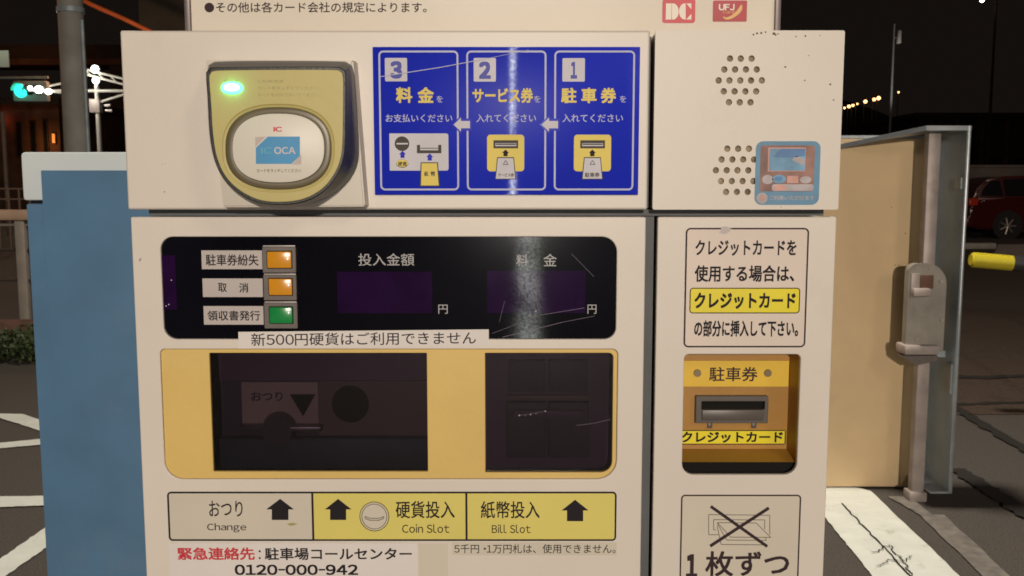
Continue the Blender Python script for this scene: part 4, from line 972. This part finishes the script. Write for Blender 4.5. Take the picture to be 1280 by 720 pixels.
# ------------------------------------------------------------------ left: utility pole, gantry, signal
a = at(92.5, 100, 11)
up = thing('utility_pole', (a[0], 11, 0), 'thick grey concrete utility pole rising behind the blue cabinet', 'pole')
tube('shaft', (a[0], 11, 0), (a[0], 11, 9.5), .158, M['concrete_pole'], up, r1=.125, n=32)
z = at(90, 16, 11)[1]; tube('band', (a[0], 11, z), (a[0], 11, z + .06), .162, M['galv_dull'], up)
z = at(90, 130, 11)[1]; tube('cable_pipe', (a[0] + .160, 10.95, 0), (a[0] + .155, 10.95, z + 1.0), .022, M['galv_dull'], up)
def gantry():
    Yg = 16.0; X = lambda x, y, Y=Yg: (lambda q: V((q[0], Y, q[1])))(at(x, y, Y))
    c = X(122, 140)
    t = thing('lighting_gantry', (c.x, Yg, 0), 'white lit gantry of lattice arms and poles with floodlights', 'gantry')
    M['gantry'] = mat('gantry_white', (0.55, 0.55, 0.50), .5, vary=.1)
    tube('post', (c.x, Yg, 0), (c.x, Yg, X(121, 105).z), .035, M['gantry'], t, n=12)
    q = X(114.5, 150); tube('post', (q.x, Yg + .3, 0), (q.x, Yg + .3, X(114, 104).z), .035, M['rod'], t, n=12)
    q = X(328, 150); tube('post', (q.x, Yg + .03, 0), (q.x, Yg + .03, X(328, 105).z), .045, M['gantry'], t, n=12)
    bm = bmesh.new()
    add_tube(bm, X(104, 86), X(330, 142), .02); add_tube(bm, X(104, 92), X(330, 152), .02)
    for k in range(12):
        x = 106 + k * 16; add_tube(bm, X(x, 86.6 + (x - 106) * .248), X(x + 9, 93.5 + (x - 97) * .262), .012, n=8)
    bm_obj('lattice_arm', bm, M['gantry'], t)
    tube('cross_beam', X(36, 113.5), X(330, 114), .026, M['gantry'], t, n=10)
    tube('brace', X(62, 107.5), X(84, 102.5), .018, M['gantry'], t, n=8, label='short brace left of the utility pole')
    tube('brace', X(60, 114), X(104, 119), .02, M['gantry'], t, n=8, label='slanting brace behind the utility pole')
    tube('brace', X(124, 128), X(175, 112), .022, M['gantry'], t, n=8, label='slanting brace right of the white post')
    for x0, y0, x1, y1 in ((131, 132, 138, 131.5), (132, 138, 140, 138.5)): tube('insulator', X(x0, y0), X(x1, y1), .022, M['paper'], t, n=10)
    box('junction_box', c.x - .12, c.x + .06, Yg - .06, Yg + .1, X(0, 141).z, X(0, 124).z, M['rod'], t, bev=.01)
    for x, y, r, e in ((37.5, 110, .036, 1.2), (48.5, 112, .066, 1.15), (60.5, 114.5, .050, 1.3), (118.5, 86.5, .068, 1.0), (119.8, 100.5, .060, 1.0)):
        q = X(x, y, Yg - .05); bm = bmesh.new()
        bmesh.ops.create_icosphere(bm, subdivisions=3, radius=r, matrix=Matrix.Translation(q) @ Matrix.Diagonal((e, .6, 1, 1)))
        f = bm_obj('floodlight', bm, M['floodlens'], t, smooth=True)
        box('floodlight_case', q.x - r * .9, q.x + r * .9, q.y + .02, q.y + .10, q.z - r * .5, q.z + r * .9, M['signalgrey'], f, bev=.01)
    q = X(85, 105, Yg - .6); lamp('gantry_and_fill_light', 'POINT', q, 25, (1, .96, .85), shadow_soft_size=.1)
    q = X(52, 96, 26); lamp('gantry_and_fill_light', 'POINT', q, 90, (1, .96, .85), shadow_soft_size=.1)  # added lamp before the signal, brightens its housing; not on the gantry
gantry()
def signal():
    Ys = 30.; X = lambda x, y, Y=Ys: (lambda q: V((q[0], Y, q[1])))(at(x, y, Y))
    A, B = X(16, 127), X(58, 101)
    t = thing('traffic_signal', ((A.x + B.x) / 2, Ys, 0), 'horizontal traffic signal showing green left of the utility pole', 'traffic light')
    box('signal_housing', A.x, B.x, Ys, Ys + .25, A.z, B.z, M['signalgrey'], t, bev=.06)
    px = X(-30, 100).x; tube('signal_post', (px, Ys + .3, 0), (px, Ys + .3, B.z + .6), .09, M['rod'], t); tube('signal_arm', (px, Ys + .3, B.z + .12), (B.x, Ys + .12, B.z + .12), .04, M['rod'], t)
    for x, m, lb in ((26.5, 'greenglass', 'glowing green lens'), (37.5, 'lensoff', 'unlit middle lens'), (48.5, 'lensoff', 'unlit end lens')):
        q = X(x, 113.5); r = .21 if m == 'greenglass' else .135
        bm = bmesh.new(); bmesh.ops.create_icosphere(bm, subdivisions=3, radius=r, matrix=Matrix.Translation((q.x, Ys - .02, q.z)) @ Matrix.Diagonal((1, .35, 1, 1)))
        L = bm_obj('signal_lens', bm, M[m], t, lb, smooth=True)
        bm = bmesh.new(); n = 12
        for k in range(n):
            a0, a1 = math.pi * k / n, math.pi * (k + 1) / n; R = .155 if m != 'greenglass' else .225
            f = [bm.verts.new((q.x + R * math.cos(a), y, q.z + R * math.sin(a))) for a, y in ((a0, Ys), (a1, Ys), (a1, Ys - .22), (a0, Ys - .22))]
            g = [bm.verts.new((v.co.x, v.co.y, v.co.z + .012)) for v in f]
            bm.faces.new(f); bm.faces.new(g)
        bm_obj('visor', bm, M['signalgrey'], L)
    q = X(27, 113); lamp('signal_glow', 'POINT', (q.x, Ys - .5, q.z), 4, (.05, 1, .6), shadow_soft_size=.15)
signal()
# orange pipe bridge arching away behind the pole
def arch():
    Ya = 34; t = None
    pts = [(-620, 420), (-480, 100), (-300, -110), (-60, -90), (100, 0), (160, 25), (240, 66), (330, 130), (420, 260), (470, 420)]
    P = [V((at(x, y, Ya)[0], Ya, at(x, y, Ya)[1])) for x, y in pts]; P[0].z = P[-1].z = 0
    cu = bpy.data.curves.new('tmp', 'CURVE'); cu.dimensions = '3D'; cu.bevel_depth = .088; cu.bevel_resolution = 4
    sp = cu.splines.new('NURBS'); sp.points.add(len(P) - 1); sp.use_endpoint_u = True; sp.order_u = 3; sp.resolution_u = 8
    for a, b in zip(sp.points, P): a.co = (*b, 1)
    o = bpy.data.objects.new('tmp', cu); COL.objects.link(o); bpy.context.view_layer.update()
    me = bpy.data.meshes.new_from_object(o.evaluated_get(bpy.context.evaluated_depsgraph_get())); bpy.data.objects.remove(o)
    me.materials.clear(); me.materials.append(M['pipeorange'])
    tag(link('pipe_arch', me), 'thin orange pipe arching across the night sky by the utility pole', 'pipe arch')
    q = at(125, 10, 31.5); lamp('arch_light', 'POINT', (q[0], 30.5, q[1] - 1.2), 260, (1, .5, .25), shadow_soft_size=.2)
arch()

# ------------------------------------------------------------------ left: buildings, fences, hedge
def rbuilding():
    Yb = 46.; X = lambda x, y, Y=Yb: (lambda q: V((q[0], Y, q[1])))(at(x, y, Y))
    x0, x1 = X(-160, 150).x, X(74, 150).x; zt = X(0, 132).z
    t = thing('roadside_building', ((x0 + x1) / 2, Yb + 4, 0), 'dim brown building with a lit orange doorway below the traffic signal', 'building')
    box('wall', x0, x1, Yb, Yb + 8, -.2, zt, M['darkwall'], t)
    box('roof', x0 - .4, x1 + .3, Yb - .6, Yb + 8.3, zt + .002, zt + .35, M['bark'], t, bev=.04)
    def win(a, b, m, lab):
        A, B = X(*a), X(*b); f = box('window', A.x, B.x, Yb - .06, Yb - .003, B.z, A.z, M['bark'], t, label=lab); box('pane', A.x + .05, B.x - .05, Yb - .09, Yb - .06, B.z + .05, A.z - .05, M[m], f)
    win((64.5, 166), (71, 180), 'litwin', 'bright orange lit window')
    win((53, 150), (62.5, 196), 'carglass', 'tall dim window left of the bright one')
    win((38, 152), (48, 196), 'carglass', 'tall dim window next to the corner pole'); win((20, 152), (30, 196), 'carglass', 'dark tall window')
    q = X(60, 180); lamp('doorway_light', 'POINT', (q.x, Yb - .8, q.z), 18, (1, .42, .12), shadow_soft_size=.15)
    q = X(6.5, 150); lamp('red_marker', 'POINT', (q.x, Yb - .4, q.z), 3, (1, .15, .05), shadow_soft_size=.1)
rbuilding()
def overbridge():
    Yb = 62.; X = lambda x, y: (lambda q: V((q[0], Yb, q[1])))(at(x, y, Yb))
    a, b = X(-260, 81), X(170, 66)
    t = thing('road_overbridge', ((a.x + b.x) / 2, Yb, 0), 'dim brown overbridge crossing behind the traffic signal', 'bridge')
    box('girder', a.x, b.x, Yb, Yb + 3, a.z, b.z, M['darkwall'], t)
    box('parapet', a.x, b.x, Yb - .2, Yb - .002, b.z - .35, b.z + .5, M['darkwall2'], t)
    for x in (-190, 150): q = X(x, 200); box('pier', q.x - .6, q.x + .6, Yb + .4, Yb + 2.6, -.2, a.z - .003, M['darkwall2'], t)
    q = X(48, 60); lamp('bridge_light', 'POINT', (X(24, 80).x, Yb - 5, a.z - .5), 130, (1, .40, .16), shadow_soft_size=.3)
    Y2 = 40.; A = at(-30, 84, Y2); B = at(10.5, 63, Y2)
    s = thing('road_sign', ((A[0] + B[0]) / 2, Y2, 0), 'pale green road sign board high at the left edge', 'sign')
    box('sign_board', A[0], B[0], Y2, Y2 + .06, A[1], B[1], M['board'], s, bev=.015); tube('sign_post', (A[0] + .25, Y2 + .15, 0), (A[0] + .25, Y2 + .15, B[1]), .07, M['rod'], s)
    lamp('sign_light', 'SPOT', (B[0] - .3, Y2 - 3, B[1] + 1.2), 130, (.95, 1, .85), ((A[0] + B[0]) / 2, Y2, A[1] + .3), spot_size=.6, shadow_soft_size=.1)
overbridge()
def tower():
    Yb = 38.; A = at(174.5, 38, Yb); B = at(330, 0, Yb); zt = at(200, -60, Yb)[1]
    t = thing('dark_block', ((A[0] + B[0]) / 2, Yb + 3, 0), 'plain dark grey concrete block rising behind the top of the machine', 'building')
    M['darkgrey'] = mat('dark_grey_wall', (0.085, 0.085, 0.075), .85, vary=.2, vscale=.6)
    box('wall', A[0], B[0], Yb, Yb + 6, -.2, zt, M['darkgrey'], t); box('roof', A[0] - .15, B[0] + .15, Yb - .15, Yb + 6.15, zt + .002, zt + .3, M['darkgrey'], t)
tower()
def fence_near():
    Yf = 7.1; X = lambda x, y: (lambda q: V((q[0], Yf, q[1])))(at(x, y, Yf))
    t = thing('guard_fence', (X(20, 300).x, Yf, 0), 'brown tubular guard fence with a thick top rail left of the blue cabinet', 'fence')
    z0, z1 = X(10, 275.5).z, X(10, 262).z
    box('top_rail', X(-160, 268).x, X(300, 268).x, Yf - .05, Yf + .05, z0, z1, M['railpaint'], t, bev=.02)
    for y, m in ((281, 'railgrey'), (312, 'darkwall2'), (350, 'darkwall2')):
        z = X(10, y).z; tube('thin_rail', (X(-160, 268).x, Yf, z), (X(300, 268).x, Yf, z), .014 if y < 290 else .012, M[m], t, n=10)
    for k in (-1, 0, 1):
        xx = X(30, 350).x + k * 1.55; box('post', xx - .042, xx + .042, Yf - .035, Yf + .035, 0, z0 + .001, M['railgrey'], t, bev=.012)
    kb = gnd(0, 432); z = .28
    o = box('planter_wall', X(-160, 268).x, X(300, 268).x, 6.75, 6.9, 0, .24, M['brickkerb'], bev=.02)
    tag(o, 'low reddish brick planter wall under the guard fence', 'wall')
fence_near()
def fence_far():
    Yf = 19.; X = lambda x, y: (lambda q: V((q[0], Yf, q[1])))(at(x, y, Yf))
    t = thing('railing_fence', (X(10, 250).x, Yf, 0), 'pale open railing far behind the guard fence', 'fence')
    x0, x1 = X(-120, 250).x, X(90, 250).x; za, zb = X(0, 236).z, X(0, 249).z
    M['railpale'] = mat('pale_railing', (.22, .17, .15), .6)
    tube('rail', (x0, Yf, za), (x1, Yf, za), .018, M['railpale'], t, n=8, label='top rail'); tube('rail', (x0, Yf, zb), (x1, Yf, zb), .018, M['railpale'], t, n=8, label='lower rail')
    n = 16
    for i in range(n + 1):
        x = x0 + (x1 - x0) * i / n; box('post', x - .018, x + .018, Yf - .015, Yf + .015, 0, za + .01, M['railpale'], t)
    a = at(4, 160, 24); tt = tube('lamp_pole', (a[0], 24, 0), (a[0], 24, at(4, 140, 24)[1]), .055, M['railgrey'], n=14); tag(tt, 'slim grey pole at the left edge below the traffic signal', 'pole')
    bm = bmesh.new(); n = 260
fence_far()
def hedge():
    x0, x1 = at(-120, 440, 6.3)[0], at(120, 440, 6.3)[0]
    t = thing('hedge', ((x0 + x1) / 2, 6.35, 0), 'low ragged dark green hedge along the planter wall', 'hedge')
    bm = bmesh.new()
    clumps = [(random.uniform(x0, x1), random.uniform(6.1, 6.62), random.uniform(.06, .2), random.uniform(.06, .16)) for _ in range(46)]
    for _ in range(5200):
        cx, cy, cz, r = random.choice(clumps); d = V((random.gauss(0, 1), random.gauss(0, 1), random.gauss(0, 1))).normalized() * r * random.uniform(.55, 1.1)
        c = V((cx, cy, max(.015, cz + d.z * .9))) + V((d.x, d.y, 0)); s = random.uniform(.012, .026)
        u = V((random.gauss(0, 1), random.gauss(0, 1), random.gauss(0, 1))).normalized(); w = u.orthogonal().normalized()
        bm.faces.new([bm.verts.new(c + q) for q in (u * s, w * s * .5, -u * s, -w * s * .5)])
    bm_obj('foliage', bm, M['leaf'], t)
    bm = bmesh.new()
    for cx, cy, cz, r in clumps[::2]: add_tube(bm, (cx, cy, 0), (cx + random.uniform(-.04, .04), cy, cz + r * .6), .006, .003, 6)
    bm_obj('stems', bm, M['bark'], t)
hedge()
# unseen sodium lamp added to light the left background dimly
lamp('left_fill_light', 'POINT', (-11, 13, 6.5), 340, (1.0, .50, .24), shadow_soft_size=.25)
